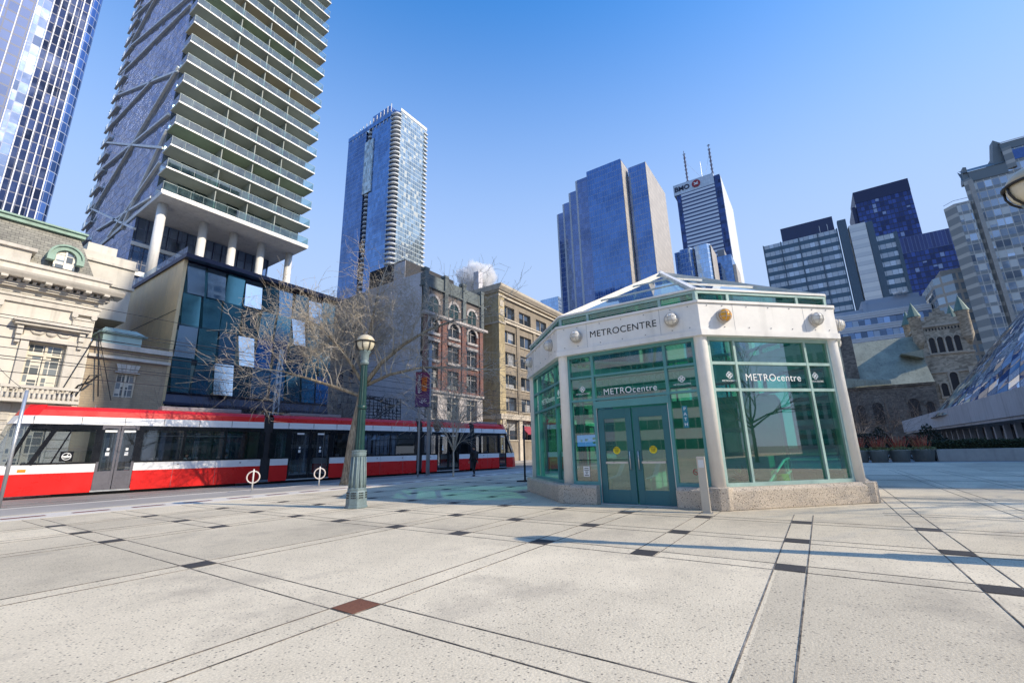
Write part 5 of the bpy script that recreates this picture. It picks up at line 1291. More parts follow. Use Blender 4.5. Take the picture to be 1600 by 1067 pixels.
T().prism([(157.2, 186.6), (157.2, 190), (154.2, 190), (154.8, 187.6)][::-1], 0, 211).build('corner_glass', mCL, ct)
T().box(153.0, 206, 160, 155.4, 214.4, 198).build('projecting_bay', facade('bay_glass', 1.2, 3.0, (.45, .50, .50), (.5, .55, .52), .12, .1, metal=.5, blind=.2), ct)

# stepped blue tower behind the pavilion
st2, T = bld('stepped_tower', 'blue mirror-glass tower with saw-tooth stepped flank behind the pavilion roof', (245.7, 78.2, -.16))
mBlueL = facade('stepped_tower_mirror', 1.55, 3.9, (.11, .20, .41), (.30, .36, .48), .08, .07, metal=.9, tilt=.008, wave=.03, ws=.03, dark=.10, wob=.3, painted_refl_col=(.04, .07, .16))
mBlueD = facade('stepped_tower_mirror_shade', 1.55, 3.9, (.15, .20, .36), (.30, .34, .46), .06, .07, metal=.85, tilt=.01, wave=.05, ws=.04, dark=.12, wob=.4, painted_refl_col=(.05, .07, .14))
mStoneG = facade('stone_grid', 4.2, 3.9, (.46, .42, .37), (.26, .25, .24), .05, .06, metal=0., rough=.5, tilt=0, dark=.08)
def steptower(T, root, x, y0, y1, zt):
    T().box(x, y0, 0, x + 30, y1, zt).build('mirror_face', mBlueL, root)
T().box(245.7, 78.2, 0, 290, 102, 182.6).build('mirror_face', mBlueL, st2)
T().box(245.9, 77.9, 0, 258, 78.19, 181.5).build('stone_end', mStoneG, st2)
for k in range(4):
    a = 10.6 * k
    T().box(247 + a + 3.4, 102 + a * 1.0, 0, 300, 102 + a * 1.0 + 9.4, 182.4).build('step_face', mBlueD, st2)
    T().box(250.3 + a, 111.3 + a, 0, 300, 112.61 + a, 182.2).build('step_edge', mat('step_edge_white', (.55, .56, .6), .4) if k == 0 else bpy.data.materials['step_edge_white'], st2)
st3, T = bld('stone_ended_tower', 'narrower blue mirror-glass tower with stone grid end wall beside the stepped tower', (254.6, 65.1, -.16))
T().box(254.6, 65.4, 0, 285, 76.4, 180).build('mirror_face', mBlueL, st3); T().box(254.55, 65.1, 0, 300, 65.4, 180.2).build('stone_end', mStoneG, st3); T().box(254.8, 76.4, 0, 290, 77.5, 174).build('recess', mBlueD, st3)

# white bank tower with masts
bm, T = bld('bank_tower', 'white banded bank tower with dark corners, red roundel sign and two tall masts', (475.7, 45.4, -.16), 'skyscraper')
mBankL = facade('bank_band_wall', 60., 4.4, (.66, .70, .76), (.30, .33, .38), .0, .06, sp=.44, spcol=(.03, .05, .14), metal=0, rough=.5, tilt=0, dark=.05)
mBankR = facade('bank_side_wall', 2.2, 4.4, (.72, .74, .76), (.5, .54, .6), .12, .12, metal=0, rough=.5, tilt=0, dark=.06)
mBankN = facade('bank_dark_corner', 2.5, 4.4, (.03, .06, .17), (.05, .08, .2), .06, .08, metal=.5)
T().box(475.7, 51.5, 0, 560, 86.5, 278).build('banded_face', mBankL, bm); T().box(476.2, 45.4, 0, 560, 51.5, 287.5).build('dark_corner', mBankN, bm); T().box(476.4, 86.5, 0, 560, 91.5, 287.5).build('dark_rear_corner', mBankN, bm)
T().box(479, 45.1, 0, 566, 45.4, 287).build('side_face', mBankR, bm)
T().box(475.6, 51.5, 278, 560, 93.9, 291).build('crown', facade('bank_crown', 2.4, 4.2, (.60, .66, .72), (.46, .54, .62), .12, .12, metal=0., rough=.5, tilt=0, dark=.08), bm)
text('BMO', 'bank_lettering', mat('sign_navy', (.02, .025, .06), .5), bm, facing(Vector((475.4, 84.6, 284.5)) - Vector((475.7, 45.4, -.16)), (0, -1, 0)), 7.6, depth=.2, bold=.25)
Ms = facing(Vector((475.3, 69.5, 284.8)) - Vector((475.7, 45.4, -.16)), (0, -1, 0))
ro = MB(Ms).lathe([(4.4, 0), (4.4, .3)], 28).build('bank_roundel', mat('sign_red', (.35, .02, .03), .5), bm)
MB(Ms).bar((-2.2, -.9, .35), (2.2, -.9, .35), .4, 1.1, (0, 1, 0)).bar((-2, 1.6, .35), (-.6, .2, .35), .4, 1., (0, 1, 0)).bar((2, 1.6, .35), (.6, .2, .35), .4, 1., (0, 1, 0)).bar((-.6, .2, .35), (.6, .2, .35), .4, 1., (0, 1, 0)).build('roundel_mark', mWText, ro)
for (x, y, z1) in ((480, 78.5, 333), (480, 52.2, 330)):
    m = T(); m.bar((x, y, 291), (x, y, z1 - 6), 1.3); m.bar((x, y, z1 - 6), (x, y, z1), .5)
    for i in range(8): m.bar((x - 1.2, y - 1.4, 292 + i * 5), (x + 1.2, y + 1.4, 293.5 + i * 5), .4).bar((x, y - 1.5, 294 + i * 5), (x, y + 1.5, 294 + i * 5), .5)
    m.build('mast', mat('mast_red_grey', (.20, .16, .19), .6) if y > 60 else bpy.data.materials['mast_red_grey'], bm)
T().tube([(480, 63, 291), (480, 63, 312)], .3, 4).tube([(480, 63, 291), (480, 78, 318)], .12, 4).tube([(480, 60, 291), (480, 53, 318)], .12, 4).build('antenna', mSteel, bm)

# low pale-blue towers between pavilion roof and bank tower
lb, T = bld('pale_glass_block', 'low pale-blue glass block with chamfered bays below the bank tower', (331, 45.6, -.16))
mPB = facade('pale_blue_glass', 1.9, 3.6, (.36, .52, .74), (.62, .72, .80), .06, .06, metal=.75, tilt=.02, dark=.12)
T().prism([(331, 66), (331, 59), (334, 57.5), (334, 57), (331, 55.5), (331, 47), (334, 45), (355, 45), (355, 71), (334, 71), (334, 68)][::-1], 0, 148).build('glass_bays', mPB, lb)
T().box(333.8, 57.1, 0, 334.1, 57.4, 148).build('recess_strip', mNavy, lb); T().box(333, 44.7, 0, 356, 45, 147).build('stone_end', mStoneG, lb)
lb2, T = bld('small_blue_tower', 'small deep-blue glass tower at the foot of the bank tower', (365, 35.5, -.16))
T().box(365, 35.5, 0, 390, 46.2, 149).build('glass_face', mCB, lb2); T().box(366, 40, 149, 380, 45, 155).build('roof_plant', mRoofGrey, lb2); T().box(365.5, 33.2, 0, 390, 35.4, 140).build('stone_end', mStoneG, lb2)
lb3, T = bld('glass_shoulder_block', 'pale blue glass block peeping over the yellow brick building', (330, 185, -.16))
T().box(330, 172, 0, 350, 190, 134).box(326, 190, 0, 350, 203, 128).build('glass_face', mPB, lb3)
mCld = mat('steam_white', (.9, .9, .9), 1., var=.0)

# grey office complex on the right
go, T = bld('grey_office_tower', 'teal-grey office tower with banded windows, white shaft and dark penthouse', (233.7, -40, -.16))
mGO = facade('grey_office_bands', 2.0, 4.0, (.46, .52, .58), (.05, .10, .15), .06, .0, sp=.48, spcol=(.065, .125, .175), metal=.2, rough=.2, tilt=.03, blind=.6, bcol=(.50, .53, .55), dark=.25)
T().box(233.7, -21, 0, 270, 8.4, 95.6).build('banded_face', mGO, go)
f = T()
for i in range(5): f.box(233.45, 8.1 - i * 7.3, 0, 233.7, 8.5 - i * 7.3, 95.9)
f.box(233.3, -24.7, 0, 236, -21.6, 99.3).box(233.3, -33.5, 0, 236, -31.2, 95.4).build('grey_piers', mat('slate_pier', (.085, .13, .17), .6), go)
mWS = facade('white_shaft_wall', 40., 4.0, (.80, .78, .73), (.52, .52, .52), .0, .07, sp=.5, spcol=(.66, .66, .64), metal=0, rough=.6, tilt=0, dark=.03)
T().prism([(232.8, -25.2), (232.8, -31.0), (240, -31), (240, -24.8)][::-1], 0, 95.4).build('white_shaft', mWS, go)
T().box(234, -40.1, 0, 262, -33.6, 88.2).build('banded_wing', mGO, go); f = T(); f.box(233.6, -40.6, 0, 236, -39.4, 88.4); f.build('wing_pier', bpy.data.materials['slate_pier'], go)
T().box(236, -20.4, 95.6, 262, .2, 103.3).build('penthouse', mat('navy_penthouse', (.02, .035, .10), .4), go)
T().tube([(236, -15, 95.6), (236, -15, 100)], .12, 4).tube([(236, -18, 95.6), (236, -18, 100)], .12, 4).box(235, -21, 95.61, 236, -12, 95.9).build('roof_masts', mSteel, go)
dk1, T = bld('dark_office_tower', 'taller near-black blue office tower with flat top behind the grey offices', (420, -86.4, -.16))
mNav = facade('navy_curtain_wall', 2.4, 4.0, (.03, .055, .18), (.013, .023, .075), .14, .2, metal=.6, tilt=.05, dark=.5, blind=.06, bcol=(.25, .32, .5))
T().box(420, -86.4, 0, 450, -52.7, 188).build('curtain_wall', mNav, dk1); T().box(419.8, -86.5, 188, 450, -52.6, 198).build('plant_band', mat('navy_band', (.012, .022, .08), .5), dk1); T().box(421, -52.5, 0, 450, -50, 186).build('flank', bpy.data.materials['navy_band'], dk1)
dk2, T = bld('dark_office_slab', 'lower near-black blue office slab with ribbed top beside the right residential tower', (400, -97.5, -.16))
T().box(400, -104, 0, 415, -68.9, 132).build('curtain_wall', mNav, dk2); T().box(399.8, -104, 132, 415, -68.8, 144).build('ribbed_top', facade('rib_band', 2.0, 12., (.03, .05, .16), (.10, .14, .28), .18, .04, metal=.3, dark=.2), dk2)
# white banded mid-rise behind the church
wb, T = bld('banded_midrise', 'white and blue banded mid-rise office block behind the church', (190, -36, -.16))
mBandG = facade('band_windows', 1.7, 4.3, (.16, .24, .38), (.06, .09, .16), .05, .0, sp=.0, metal=.6, tilt=.06, blind=.22, bcol=(.40, .50, .62), dark=.7)
T().box(190.3, -36.5, 0, 230, -8, 44.6).build('ribbon_windows', mBandG, wb)
bw = T(); mGreyW = mat('grey_white_band', (.68, .69, .70), .6, var=.06, vs=.1)
for k in range(10):
    z = 4.4 + k * 4.3
    bw.box(189.9, -36.6, z, 231, -7.9, z + .55).box(190.05, -36.55, z + .56, 231, -7.95, z + .72).box(189.85, -36.62, z + .75, 231, -7.88, z + 1.35).box(190.05, -36.55, z + 1.36, 231, -7.95, z + 1.55).box(189.9, -36.6, z + 1.56, 231, -7.9, z + 2.05)
bw.build('white_bands', mGreyW, wb)
b = T(); b.box(191.5, -36, 44.61, 225, -19.5, 48.4).box(191.2, -20.6, 44.61, 225, -19.4, 49.6).box(193, -35, 48.4, 220, -20.6, 50.3).box(192, -19.4, 44.61, 225, -11, 47).build('roof_plant', mat('plant_blue_grey', (.36, .42, .50), .6, var=.08, vs=.1), wb)
b = T()
for i in range(26): b.tube([(191, -12 - i * .9, 44.6), (191, -12 - i * .9, 45.6)], .05, 4)
b.box(190.95, -35.5, 45.5, 191.05, -11.5, 45.6).build('roof_railing', mWhite, wb)
b = T(); b.lathe([(.1, 0), (1.1, .2), (1.1, .9), (.1, 1.2)], 12, (192, -29.5, 50.3)).lathe([(.1, 0), (.9, .2), (.9, .8), (.1, 1.1)], 12, (192, -31.5, 50.3)).build('satellite_dish', mWhite, wb)
cm, T = bld('beige_terrace_block', 'small beige stepped apartment block between the church tower and the right residential tower', (180, -45, -.16))
mBg = facade('beige_terraces', 3.2, 3.2, (.30, .36, .40), (.46, .40, .33), .16, .32, metal=.4, dark=.4)
T().prism([(180, -41), (183, -37), (200, -37), (200, -50), (180, -50)][::-1], 0, 51).build('terrace_walls', mBg, cm); T().box(182, -48, 51, 198, -39, 53).build('parapet', mat('beige_stucco', (.42, .38, .33), .8), cm)

# residential tower at the right edge
rs_t, T = bld('residential_tower', 'grey-beige stepped residential tower with bay windows and gabled tops at the right edge', (170, -60, -.16))
mRes = facade('residential_windows', 1.55, 3.1, (.30, .37, .46), (.56, .53, .47), .10, .06, sp=.36, spcol=(.27, .285, .28), metal=.6, tilt=.10, blind=.30, bcol=(.58, .60, .58), dark=.55)
mResS = facade('residential_stripe', 50., 3.1, (.27, .28, .27), (.50, .48, .43), 0., .36, metal=0., rough=.6, tilt=0, dark=.03)
T().prism([(171.2, -56), (200, -66), (200, -57.5), (171.2, -48.2)], 0, 75).build('main_windows', mRes, rs_t); T().prism([(171.2, -75), (200, -80), (200, -67), (171.2, -56.01)], 0, 82).build('tall_windows', mRes, rs_t)
T().prism([(170, -48.2), (171.2, -46.7), (200, -56.2), (200, -57.4)][::-1], 0, 76).prism([(170.2, -57.6), (171.0, -56.0), (200, -66.5), (200, -67)][::-1], 76, 82.5).build('striped_corner', mResS, rs_t)
T().prism([(170, -46.6), (170, -43.2), (172.5, -41.4), (200, -49.5), (200, -56)][::-1], 0, 69).build('low_bay_stripes', mResS, rs_t)
T().poly([(169.97, -46.4, 0), (169.97, -43.6, 0), (169.97, -43.6, 68.6), (169.97, -46.4, 68.6)]).build('low_bay_windows', mRes, rs_t)
p = T(); p.box(169.7, -48.3, 0, 170.4, -47.4, 75).build('pale_pier', mat('pale_beige_pier', (.42, .40, .36), .7), rs_t)
g = T(); g.extr([(-56, 75), (-48.2, 75), (-48.2, 78.2), (-56, 78.2)], 'x', 171.0, 174).poly([(170.8, -56, 78.2), (170.8, -47, 78.2), (174, -47, 80.4), (174, -56, 80.4)]).poly([(170.6, -48.2, 75.9), (171.2, -46.6, 75.9), (174, -46.8, 80.3)]).extr([(-46.7, 75), (-46.75, 76), (-47.5, 80.2), (-48.2, 80), (-48.2, 75)], 'x', 171.3, 173.5)
g.box(171, -75, 82, 199, -56, 84.2).poly([(170.8, -75, 84.2), (170.8, -56, 84.2), (175, -56, 86.6), (175, -75, 86.6)]).extr([(-53.6, 75), (-54, 80), (-55.2, 86.4), (-56.5, 85), (-56.5, 75)], 'x', 172, 175)
g.build('gabled_tops', mat('grey_green_cladding', (.17, .20, .21), .5, var=.1, vs=.1), rs_t)
g = T(); g.tube([(170.3, -46.5, 69), (170.3, -46.5, 70.1), (170.3, -43.3, 70.1), (172.6, -41.6, 70.1)], .08, 4).build('terrace_rail', mSteel, rs_t)
h_ = T(); h_.box(171.1, -75, 78.4, 171.19, -57.8, 81.4); h_.build('top_glazing', mat('top_glass', (.06, .12, .30), .08, .7), rs_t)

# ------------------------------------------------------------ church
cht, T = bld('church', 'rubble stone church with square battlemented tower, green turret caps and grey-green nave roof', (125, -28.8, -.16), 'church')
def rubble(name, c, c2):
    n = NT(name); uv = n.uv(); vo = n.n('TexVoronoi'); mp = n.n('Mapping'); n.set(mp.inputs[0], n.obj()); mp.inputs['Scale'].default_value = (1, 1, 1.7); n.set(vo.inputs['Vector'], mp.outputs[0]); vo.inputs['Scale'].default_value = 2.1
    sv = n.n('SeparateColor'); n.set(sv.inputs[0], vo.outputs['Color'])
    cc = n.mixc(sv.outputs[0], c, c2); cc = n.vmath('SCALE', cc, sc=n.ramp(n.noise(n.obj(), .3, 5).outputs[0], .3, .7, .7, 1.2))
    return n.done(n.pbsdf(cc, .95, 0, n.bump(vo.outputs['Distance'], -.9, .08)))
mRub = rubble('rubble_stone', (.60, .52, .40), (.30, .26, .20)); mRubD = rubble('dark_rubble_stone', (.27, .245, .21), (.13, .12, .105)); mAsh = mat('ashlar_trim', (.56, .49, .39), .9, var=.25, vs=.6, streak=.2)
mVoid = mat('dark_opening', (.015, .014, .016), .5); mCapG = mat('green_copper', (.13, .22, .185), .6, var=.2, vs=.6, streak=.2)
y0, y1 = -28.6, -20.7
tb = T(); tb.box(125, y0, -.16, 133, y1, 25.2).build('tower', mRub, cht)
def xarch(mb, cy, z0, zs, w, x, d=.05, n=8):
    p = [(cy - w / 2, z0), (cy + w / 2, z0)] + [(cy + w / 2 * math.cos(PI * i / n), zs + w / 2 * math.sin(PI * i / n)) for i in range(n + 1)]
    mb.extr(p, 'x', x - d, x)
def xring(mb, cy, zs, r0, r1, x0, x1, n=10):
    for i in range(n):
        a, b = PI * i / n, PI * (i + 1) / n
        mb.extr([(cy + r * math.cos(t), zs + r * math.sin(t)) for r, t in ((r0, a), (r1, a), (r1, b), (r0, b))], 'x', x0, x1)
ash = T(); ops = T()
for z in (15.2, 18.9, 9.4): ash.box(124.8, y0 - .15, z, 133.2, y1 + .15, z + .3)
ash.box(124.75, y0 - .2, 25.0, 133.2, y1 + .2, 25.5)
cy = -24.6
for dy, w, z0, zs in ((0, 1.15, 10.4, 14.6), (1.75, .95, 10.4, 12.6), (-1.75, .95, 10.4, 12.6)):
    xarch(ops, cy + dy, z0, zs, w, 124.98); xring(ash, cy + dy, zs, w / 2, w / 2 + .35, 124.75, 125)
    for q in (-1, 1): ash.box(124.8, cy + dy + q * (w / 2 + .15) - .12, z0, 125, cy + dy + q * (w / 2 + .15) + .12, zs)
ash.box(124.7, cy - 2.6, 9.9, 125, cy + 2.6, 10.35)
for i in range(4):
    yy = -26.6 + i * 1.3; xarch(ops, yy, 19.4, 22.3, .85, 124.98); xring(ash, yy, 22.3, .42, .62, 124.78, 125); ash.box(124.8, yy + .52, 19.3, 125, yy + .78, 22.3)
ash.box(124.7, -27.4, 19.1, 125, -21.9, 19.38)
for i in range(14):
    ops.box(124.9, -27.9 + i * .5, 24.2, 124.99, -27.7 + i * .5, 24.7)
ops.build('window_opening', mVoid, cht)
for q in ((124.9, y1), (124.9, y0)):
    pass
tl = T()
for (x, y) in ((125.2, y1 - .2), (125.2, y0 + .2), (132.8, y1 - .2), (132.8, y0 + .2)):
    tl.lathe([(.3, 20.5), (1.0, 22.5), (1.0, 27.2), (1.1, 27.3), (1.1, 27.6)], 10, (x, y, 0))
tl.build('corner_turret', mRub, cht, True)
for (x, y) in ((125.2, y1 - .2), (125.2, y0 + .2), (132.8, y1 - .2), (132.8, y0 + .2)):
    T().lathe([(1.25, 27.6), (.05, 30.9), (.0, 31.3)], 10, (x, y, 0)).build('turret_cap', mCapG, cht)
cr = T()
cr.extr([(-27.6, 25.5), (-21.7, 25.5), (-21.7, 26.6), (-22.6, 26.6), (-22.6, 27.4), (-23.5, 27.4), (-23.5, 28.2), (-24.1, 28.2), (-24.1, 28.9), (-25.2, 28.9), (-25.2, 28.2), (-25.8, 28.2), (-25.8, 27.4), (-26.7, 27.4), (-26.7, 26.6), (-27.6, 26.6)], 'x', 125, 125.8).build('stepped_gable', mRub, cht)
ash.box(124.7, y1 - 1.4, -.16, 125, y1 + .0, 9).box(124.6, y0, -.16, 125, y0 + 1.6, 16).box(124.85, y1 - .5, 15.5, 126, y1 + .12, 19)
ash.build('ashlar_trim', mAsh, cht)
nv = T(); nv.box(120, -20.6, -.16, 140, -6.5, 13.2); nv.build('nave_wall', mRubD, cht)
rf2 = T(); rf2.poly([(119.5, -20.65, 13.0), (119.5, -6.2, 13.0), (129, -6.2, 24.2), (129, -20.65, 24.2)]); rf2.poly([(119.2, -14, 13.2), (119.2, -6.2, 13.2), (119.4, -6.2, 15.2), (119.4, -14, 14)]); rf2.poly([(120, -6.4, 13.2), (140, -6.4, 13.2), (129, -6.4, 24)])
rf2.extr([(-20.5, 18.2), (-17, 19.6), (-20.5, 20.0)], 'x', 122.0, 125); rf2.build('nave_roof', mat('grey_green_slate', (.34, .36, .28), .7, var=.3, vs=.4, streak=.3), cht)
nb = T(); na = T()
for yy, z0, zs, w in ((-8.2, 5.2, 8.6, 1.3), (-11, 5.2, 8.8, 1.7), (-16.8, 5.4, 9.2, 1.7), (-19.2, 5.4, 8.6, 1.2)): xarch(nb, yy, z0, zs, w, 119.97); xring(na, yy, zs, w / 2, w / 2 + .3, 119.8, 120)
nb.build('nave_window', mVoid, cht); na.box(119.7, -20.5, 12.6, 120, -6.5, 13.0); na.build('nave_trim', mRubD, cht)
T().box(121, -9.2, 13, 123, -7, 24.6).build('chimney', mRubD, cht)
for i, (x, y, h, l) in enumerate(((114, -7.5, 11.5, 'leafless tree before the church nave wall, nearest the pavilion'), (113, -11.5, 12, 'leafless tree before the church nave wall, in the middle of the three'), (112, -15.5, 11, 'leafless tree before the church nave wall, nearest the church tower'))):
    small_tree(l, (x, y, -.16), h, 60 + i, mDarkBark, .7, .28, 3, .42, r=.12)

# ------------------------------------------------------------ concert hall: canopy and inclined glass drum
ch_, T = bld('concert_hall', 'round concert hall with inclined mirror-glass drum above a long concrete canopy at right', (78, -47, -.16), 'concert hall')
mDrum = facade('drum_glass', 2.0, 2.0, (.34, .44, .66), (.10, .12, .20), .07, .07, metal=.9, tilt=.16, wave=.12, dark=.6, wob=.5, painted_refl_col=(.05, .07, .16))
def drummat():
    n = NT('diamond_mirror_glass'); sep = n.n('SeparateXYZ'); n.set(sep.inputs[0], n.obj())
    ang = n.math('MULTIPLY', n.math('ARCTAN2', sep.outputs[1], sep.outputs[0]), 24.); zz = n.math('MULTIPLY', sep.outputs[2], .62)
    a = n.math('ADD', ang, zz); b = n.math('SUBTRACT', ang, zz)
    ln = n.math('MAXIMUM', n.math('LESS_THAN', n.math('FRACT', a), .07), n.math('LESS_THAN', n.math('FRACT', b), .07))
    cb = n.n('CombineXYZ'); n.set(cb.inputs[0], n.math('FLOOR', a)); n.set(cb.inputs[1], n.math('FLOOR', b)); wn = n.n('TexWhiteNoise', noise_dimensions='2D'); n.set(wn.inputs['Vector'], cb.outputs[0])
    col = n.mixc(n.ramp(wn.outputs['Value'], .3, .8), (.17, .20, .27), (.70, .74, .80)); col = n.mixc(ln, col, (.04, .05, .09))
    w = n.noise(n.obj(), .35, 3).outputs[1]; ge = n.n('NewGeometry').outputs['Normal']
    nm = n.vmath('NORMALIZE', n.vmath('ADD', n.vmath('ADD', ge, n.vmath('SCALE', n.vmath('SUBTRACT', wn.outputs['Color'], (.5, .5, .5)), sc=.22)), n.vmath('SCALE', n.vmath('SUBTRACT', w, (.5, .5, .5)), sc=.2)))
    return n.done(n.pbsdf(col, n.ramp(ln, 0, 1, .05, .5), n.math('SUBTRACT', .88, n.math('MULTIPLY', ln, .88)), nm))
rd = lambda z: 34.0 - (z - 5.0) * .86
T().lathe([(rd(4.5), 4.5), (rd(10), 10), (rd(20), 20), (rd(30), 30), (rd(34), 34), (2, 38)], 72, (78, -47, 0)).build('glass_drum', drummat(), ch_)
cp = T(); cp.extr([(-13.2, 3.25), (-13.0, 3.2), (-13.0, 5.2), (-14.2, 5.35), (-40, 5.0), (-40, 3.3)], 'x', 46.8, 109); cp.box(46.8, -13.6, 2.95, 108.5, -13.15, 3.19)
cp.build('canopy', mat('blue_grey_concrete', (.50, .51, .54), .8, var=.18, vs=.25, streak=.25), ch_)
cw_ = T(); cw_.box(48, -18.5, -.16, 107, -18.2, 3.3).build('canopy_glass', facade('canopy_window', 1.6, 1.5, (.04, .06, .10), (.015, .015, .02), .05, .05, metal=.5, dark=.6, tilt=.06), ch_)
cc = T()
for i in range(21): cc.box(48.2 + i * 2.9, -14.6, -.16, 48.6 + i * 2.9, -14.2, 2.95); cc.extr([(-14.4, 2.6), (-13.4, 3.0), (-13.4, 3.1), (-14.4, 3.1)], 'x', 48.3 + i * 2.9, 48.5 + i * 2.9)
cc.build('canopy_post', mat('post_grey', (.36, .37, .40), .6), ch_)
# ------------------------------------------------------------ planters, hedge and low wall
mPl = mat('planter_grey', (.26, .265, .25), .75, var=.25, vs=1.5, bump=.2, bs=25, streak=.2)
mStem = mat('red_stem', (.50, .07, .045), .7, var=.3); mStem2 = mat('tan_stem', (.50, .30, .15), .8, var=.3); mEv = mat('boxwood_leaf', (.20, .20, .07), .7, var=.6, vs=4); mHedge = mat('hedge_leaf', (.035, .05, .02), .8, var=.6, vs=5)
def planter(label, loc, seed, s=1.):
    o = thing('planter', label, 'planter', loc, 0, 'round planters beside the hedge wall'); rd_ = random.Random(seed)
    MB().lathe([(.48 * s, 0), (.60 * s, .78), (.66 * s, .80), (.66 * s, .88), (.58 * s, .88), (.55 * s, .8), (.02, .78)], 20).build('pot', mPl, o, True)
    st = MB(); st3_ = MB()
    for i in range(95):
        a = rd_.uniform(0, 2 * PI); r0 = rd_.uniform(0, .35) * s; L = rd_.uniform(.5, 1.15); sp = rd_.uniform(.1, .55)
        p = Vector((r0 * math.cos(a), r0 * math.sin(a), .8)); d = Vector((math.cos(a) * sp, math.sin(a) * sp, 1)); (st if i % 3 else st3_).tube([p, p + d * L * .5 + Vector((rd_.gauss(0, .02), 0, 0)), p + d * L], [.012, .009, .004], 3, False)
    st.build('red_stems', mStem, o); st3_.build('tan_stems', mStem2, o)
    lf_ = MB()
    for i in range(700):
        a = rd_.uniform(0, 2 * PI); r0 = math.sqrt(rd_.random()) * .68 * s; p = Vector((r0 * math.cos(a), r0 * math.sin(a), .82 + rd_.random() * .34 * (1.15 - r0 / s)))
        d = Vector((rd_.gauss(0, 1), rd_.gauss(0, 1), rd_.gauss(.3, 1))).normalized() * .06; w_ = d.orthogonal().normalized() * .04; lf_.poly([p - d, p + w_, p + d, p - w_])
    lf_.build('evergreen_leaves', mEv, o)
planter('grey round planter with red dogwood stems, nearest the pavilion', (43.0, -2.25, -.004), 1)
planter('grey round planter with red dogwood stems, second from the pavilion', (43.0, -3.4, -.004), 2, 1.)
planter('grey round planter with red dogwood stems, third from the pavilion', (43.5, -4.65, -.004), 3, 1.05)
planter('grey round planter with red dogwood stems, touching the hedge wall', (44.3, -6.05, -.004), 4, 1.15)
lw = thing('low_wall', 'low concrete wall below the clipped hedge at the right', 'wall', (44.6, -13, -.004))
MB().box(-.25, -14, 0, .25, 6.2, .84).build('wall', mConc, lw, bev=.02)
ht = thing('hedge', 'clipped dark hedge growing behind the low concrete wall', 'hedge', (45.6, -13, -.004))
lf_ = MB(); rd_ = random.Random(31)
for i in range(9000):
    u = rd_.random(); y = rd_.uniform(-9, 6.3); t_ = rd_.random()
    if t_ < .55: p = Vector((-.5 + rd_.gauss(0, .05), y, rd_.uniform(.3, 1.38)))
    else: p = Vector((rd_.uniform(-.5, .6), y, 1.36 + rd_.gauss(0, .06) + .05 * math.sin(y * 2.1)))
    d = Vector((rd_.gauss(0, 1), rd_.gauss(0, 1), rd_.gauss(0, 1))).normalized() * .075; w_ = d.orthogonal().normalized() * .05; lf_.poly([p - d, p + w_, p + d, p - w_])
lf_.build('leaves', mHedge, ht); MB().box(-.45, -9, 0, .55, 6.25, 1.32).build('inner_branches', mat('hedge_dark', (.012, .016, .008), .9), ht)
b_ = small_tree('leafless street tree behind the planters near the pavilion', (52, -3.0, -.004), 6.5, 81, mDarkBark, .8, .3, 3, .42, r=.08)
ev = thing('evergreen_shrub', 'dark evergreen shrub mass behind the round planters', 'shrub', (48, -4.6, -.004)); lf_ = MB()
for i in range(4500):
    a = rd_.uniform(0, 2 * PI); q = rd_.uniform(-3.6, 3.6); hmax = 2.0 + .5 * math.sin(q * 1.9) + .3 * math.sin(q * 4.3); p = Vector((rd_.gauss(0, .55), q, rd_.uniform(.05, hmax)))
    d = Vector((rd_.gauss(0, 1), rd_.gauss(0, 1), rd_.gauss(0, 1))).normalized() * .10; w_ = d.orthogonal().normalized() * .06; lf_.poly([p - d, p + w_, p + d, p - w_])
lf_.build('leaves', mat('dark_evergreen_leaf', (.02, .028, .016), .85, var=.6, vs=3), ev)
small_tree('leafless tree south of the plaza, out of view', (8.5, -32, 0), 12, 91, mBark, .8, .3, 3, .42, r=.16)
# steam plume by the flue
sp_ = thing('steam_cloud', 'bright white steam cloud rising behind the brick buildings', 'steam', (116, 93, 62)); 
pf = MB(); rd_ = random.Random(17)
n = NT('steam'); o = n.obj(); vs_ = n.n('VolumePrincipled'); vs_.inputs['Color'].default_value = (1, 1, 1, 1); vs_.inputs['Anisotropy'].default_value = .2
L = n.n('VectorMath', operation='LENGTH'); mp = n.n('Mapping'); n.set(mp.inputs[0], o); mp.inputs['Scale'].default_value = (1 / 8.6, 1 / 8.6, 1 / 7.2); n.set(L.inputs[0], mp.outputs[0])
ns = n.noise(o, .22, 6, .62).outputs[0]
dn = n.ramp(n.math('SUBTRACT', n.math('ADD', ns, .32), L.outputs['Value']), .0, .12, 0, 1.2)
n.set(vs_.inputs['Density'], dn); vs_.inputs['Emission Strength'].default_value = 0
n.t.links.new(vs_.outputs[0], n.out.inputs['Volume'])
MB().ball((0, 0, 0), 10.5, 20, 12, (1, 1, .9)).build('plume', n.m, sp_, True)

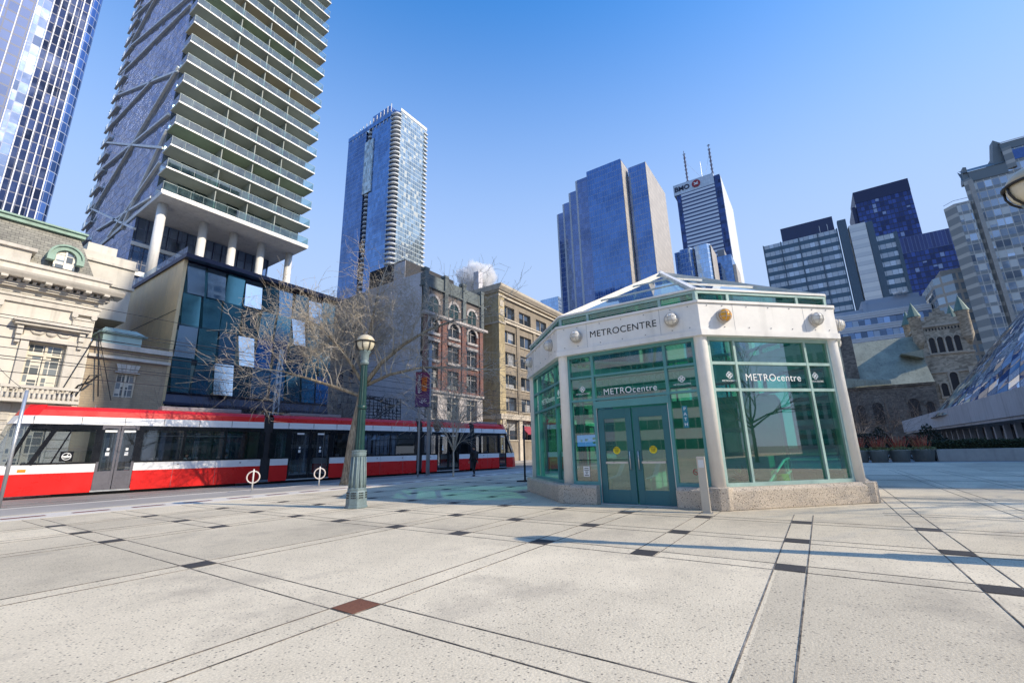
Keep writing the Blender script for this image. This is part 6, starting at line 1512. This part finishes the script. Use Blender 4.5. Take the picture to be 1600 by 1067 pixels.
# ------------------------------------------------------------ buildings outside the frame (they shade the street and stand in the pavilion's reflections)
ob, T = bld('unseen_office_slab', 'tall office slab standing beyond the right rear of the plaza, out of view', (37, -62, -.16))
T().box(37, -85, 0, 64, -62, 96).build('walls', facade('slab_wall', 3., 3.6, (.10, .16, .22), (.5, .5, .48), .12, .25, metal=.5), ob)
ob2, T = bld('unseen_banded_office', 'white banded office block with green glass west of the plaza, out of view', (-62, 18, -.16))
mWBand = facade('green_band_wall', 1.6, 2.7, (.05, .20, .15), (.7, .72, .7), .03, .0, sp=.5, spcol=(.74, .75, .72), metal=.5, tilt=.04)
T().box(-62, 6, 0, -40, 40, 56).build('walls', mWBand, ob2)
ob4, T = bld('unseen_glass_block', 'glass office block south of the plaza, out of view', (5, -66, -.16))
T().box(-9, -78, 0, 3.6, -62, 31).build('walls', facade('unseen_south_glass', 1.8, 3.6, (.10, .22, .26), (.3, .34, .36), .06, .2, metal=.6, tilt=.04), ob4)
ob5, T = bld('unseen_concrete_block', 'concrete office block south of the plaza, out of view', (22, -66, -.16))
T().box(11, -78, 0, 36, -63, 30).build('walls', facade('unseen_south_concrete', 2.4, 3.6, (.06, .14, .14), (.5, .5, .46), .2, .4, metal=.5, tilt=.04), ob5)
ob3, T = bld('unseen_brick_block', 'low stone block behind the plaza, out of view', (-12, -55, -.16))
T().box(-46, -75, 0, -14, -55, 22).build('walls', facade('unseen_block_wall', 3.2, 3.6, (.08, .12, .16), (.42, .36, .28), .35, .4, metal=.5), ob3)

# ------------------------------------------------------------ parts that came out as several far-apart pieces become parts of their own
import numpy as np
KEEP = ('strokes', 'lettering', 'text', 'caption', 'letter', 'perforations', 'mark', 'crown', 'leaves', 'branches', 'flowers', 'stems', 'tangle', 'cage', 'lattice', 'joints', 'mirror', 'emblem', 'hand', 'lines', 'blocks', 'roundel', 'chains')
def split_pieces(o, most=100):
    me = o.data; nv = len(me.vertices)
    if nv > 30000 or nv < 8: return
    par = list(range(nv))
    def find(a):
        while par[a] != a: par[a] = par[par[a]]; a = par[a]
        return a
    for e in me.edges:
        a, b = find(e.vertices[0]), find(e.vertices[1])
        if a != b: par[a] = b
    roots = {}; isl = [roots.setdefault(find(i), len(roots)) for i in range(nv)]
    k = len(roots)
    if k < 2 or k > 900: return
    co = np.empty(nv * 3, dtype=np.float32); me.vertices.foreach_get('co', co); co = co.reshape(nv, 3); isl = np.array(isl)
    lo = np.full((k, 3), np.inf); hi = np.full((k, 3), -np.inf); np.minimum.at(lo, isl, co); np.maximum.at(hi, isl, co)
    size = (hi - lo).max(axis=1); gap = np.maximum(0, np.maximum(lo[:, None] - hi[None], lo[None] - hi[:, None]))
    near = np.sqrt((gap ** 2).sum(axis=2)) <= np.maximum(.02, .5 * np.maximum(size[:, None], size[None]))
    lab = -np.ones(k, int); c = 0
    for i in range(k):
        if lab[i] >= 0: continue
        st = [i]; lab[i] = c
        while st:
            q = st.pop()
            for j in np.nonzero(near[q] & (lab < 0))[0]: lab[j] = c; st.append(j)
        c += 1
    if c < 2 or c > most: return
    pc = lab[isl]; sm = [p.use_smooth for p in me.polygons]; mt = list(me.materials)
    uvs = me.uv_layers[0].data if me.uv_layers else None
    for g in range(c):
        idx = np.nonzero(pc == g)[0]; mp = {int(v): i for i, v in enumerate(idx)}
        fs = [p for p in me.polygons if pc[p.vertices[0]] == g]
        m2 = bpy.data.meshes.new(o.name.split('.')[0]); m2.from_pydata([tuple(co[v]) for v in idx], [], [[mp[v] for v in p.vertices] for p in fs]); m2.update()
        if uvs:
            u2 = m2.uv_layers.new(name='UVMap').data
            for p, q in zip(m2.polygons, fs):
                for a, b in zip(p.loop_indices, q.loop_indices): u2[a].uv = uvs[b].uv
        for p, q in zip(m2.polygons, fs): p.use_smooth = q.use_smooth
        for m in mt: m2.materials.append(m)
        if g == 0: first = m2
        else:
            o2 = o.copy(); o2.data = m2; o2.name = o.name.split('.')[0]; COL.objects.link(o2)
    o.data = first
for o in list(S.objects):
    if o.type == 'MESH' and o.parent and not any(w in o.name for w in KEEP): split_pieces(o)
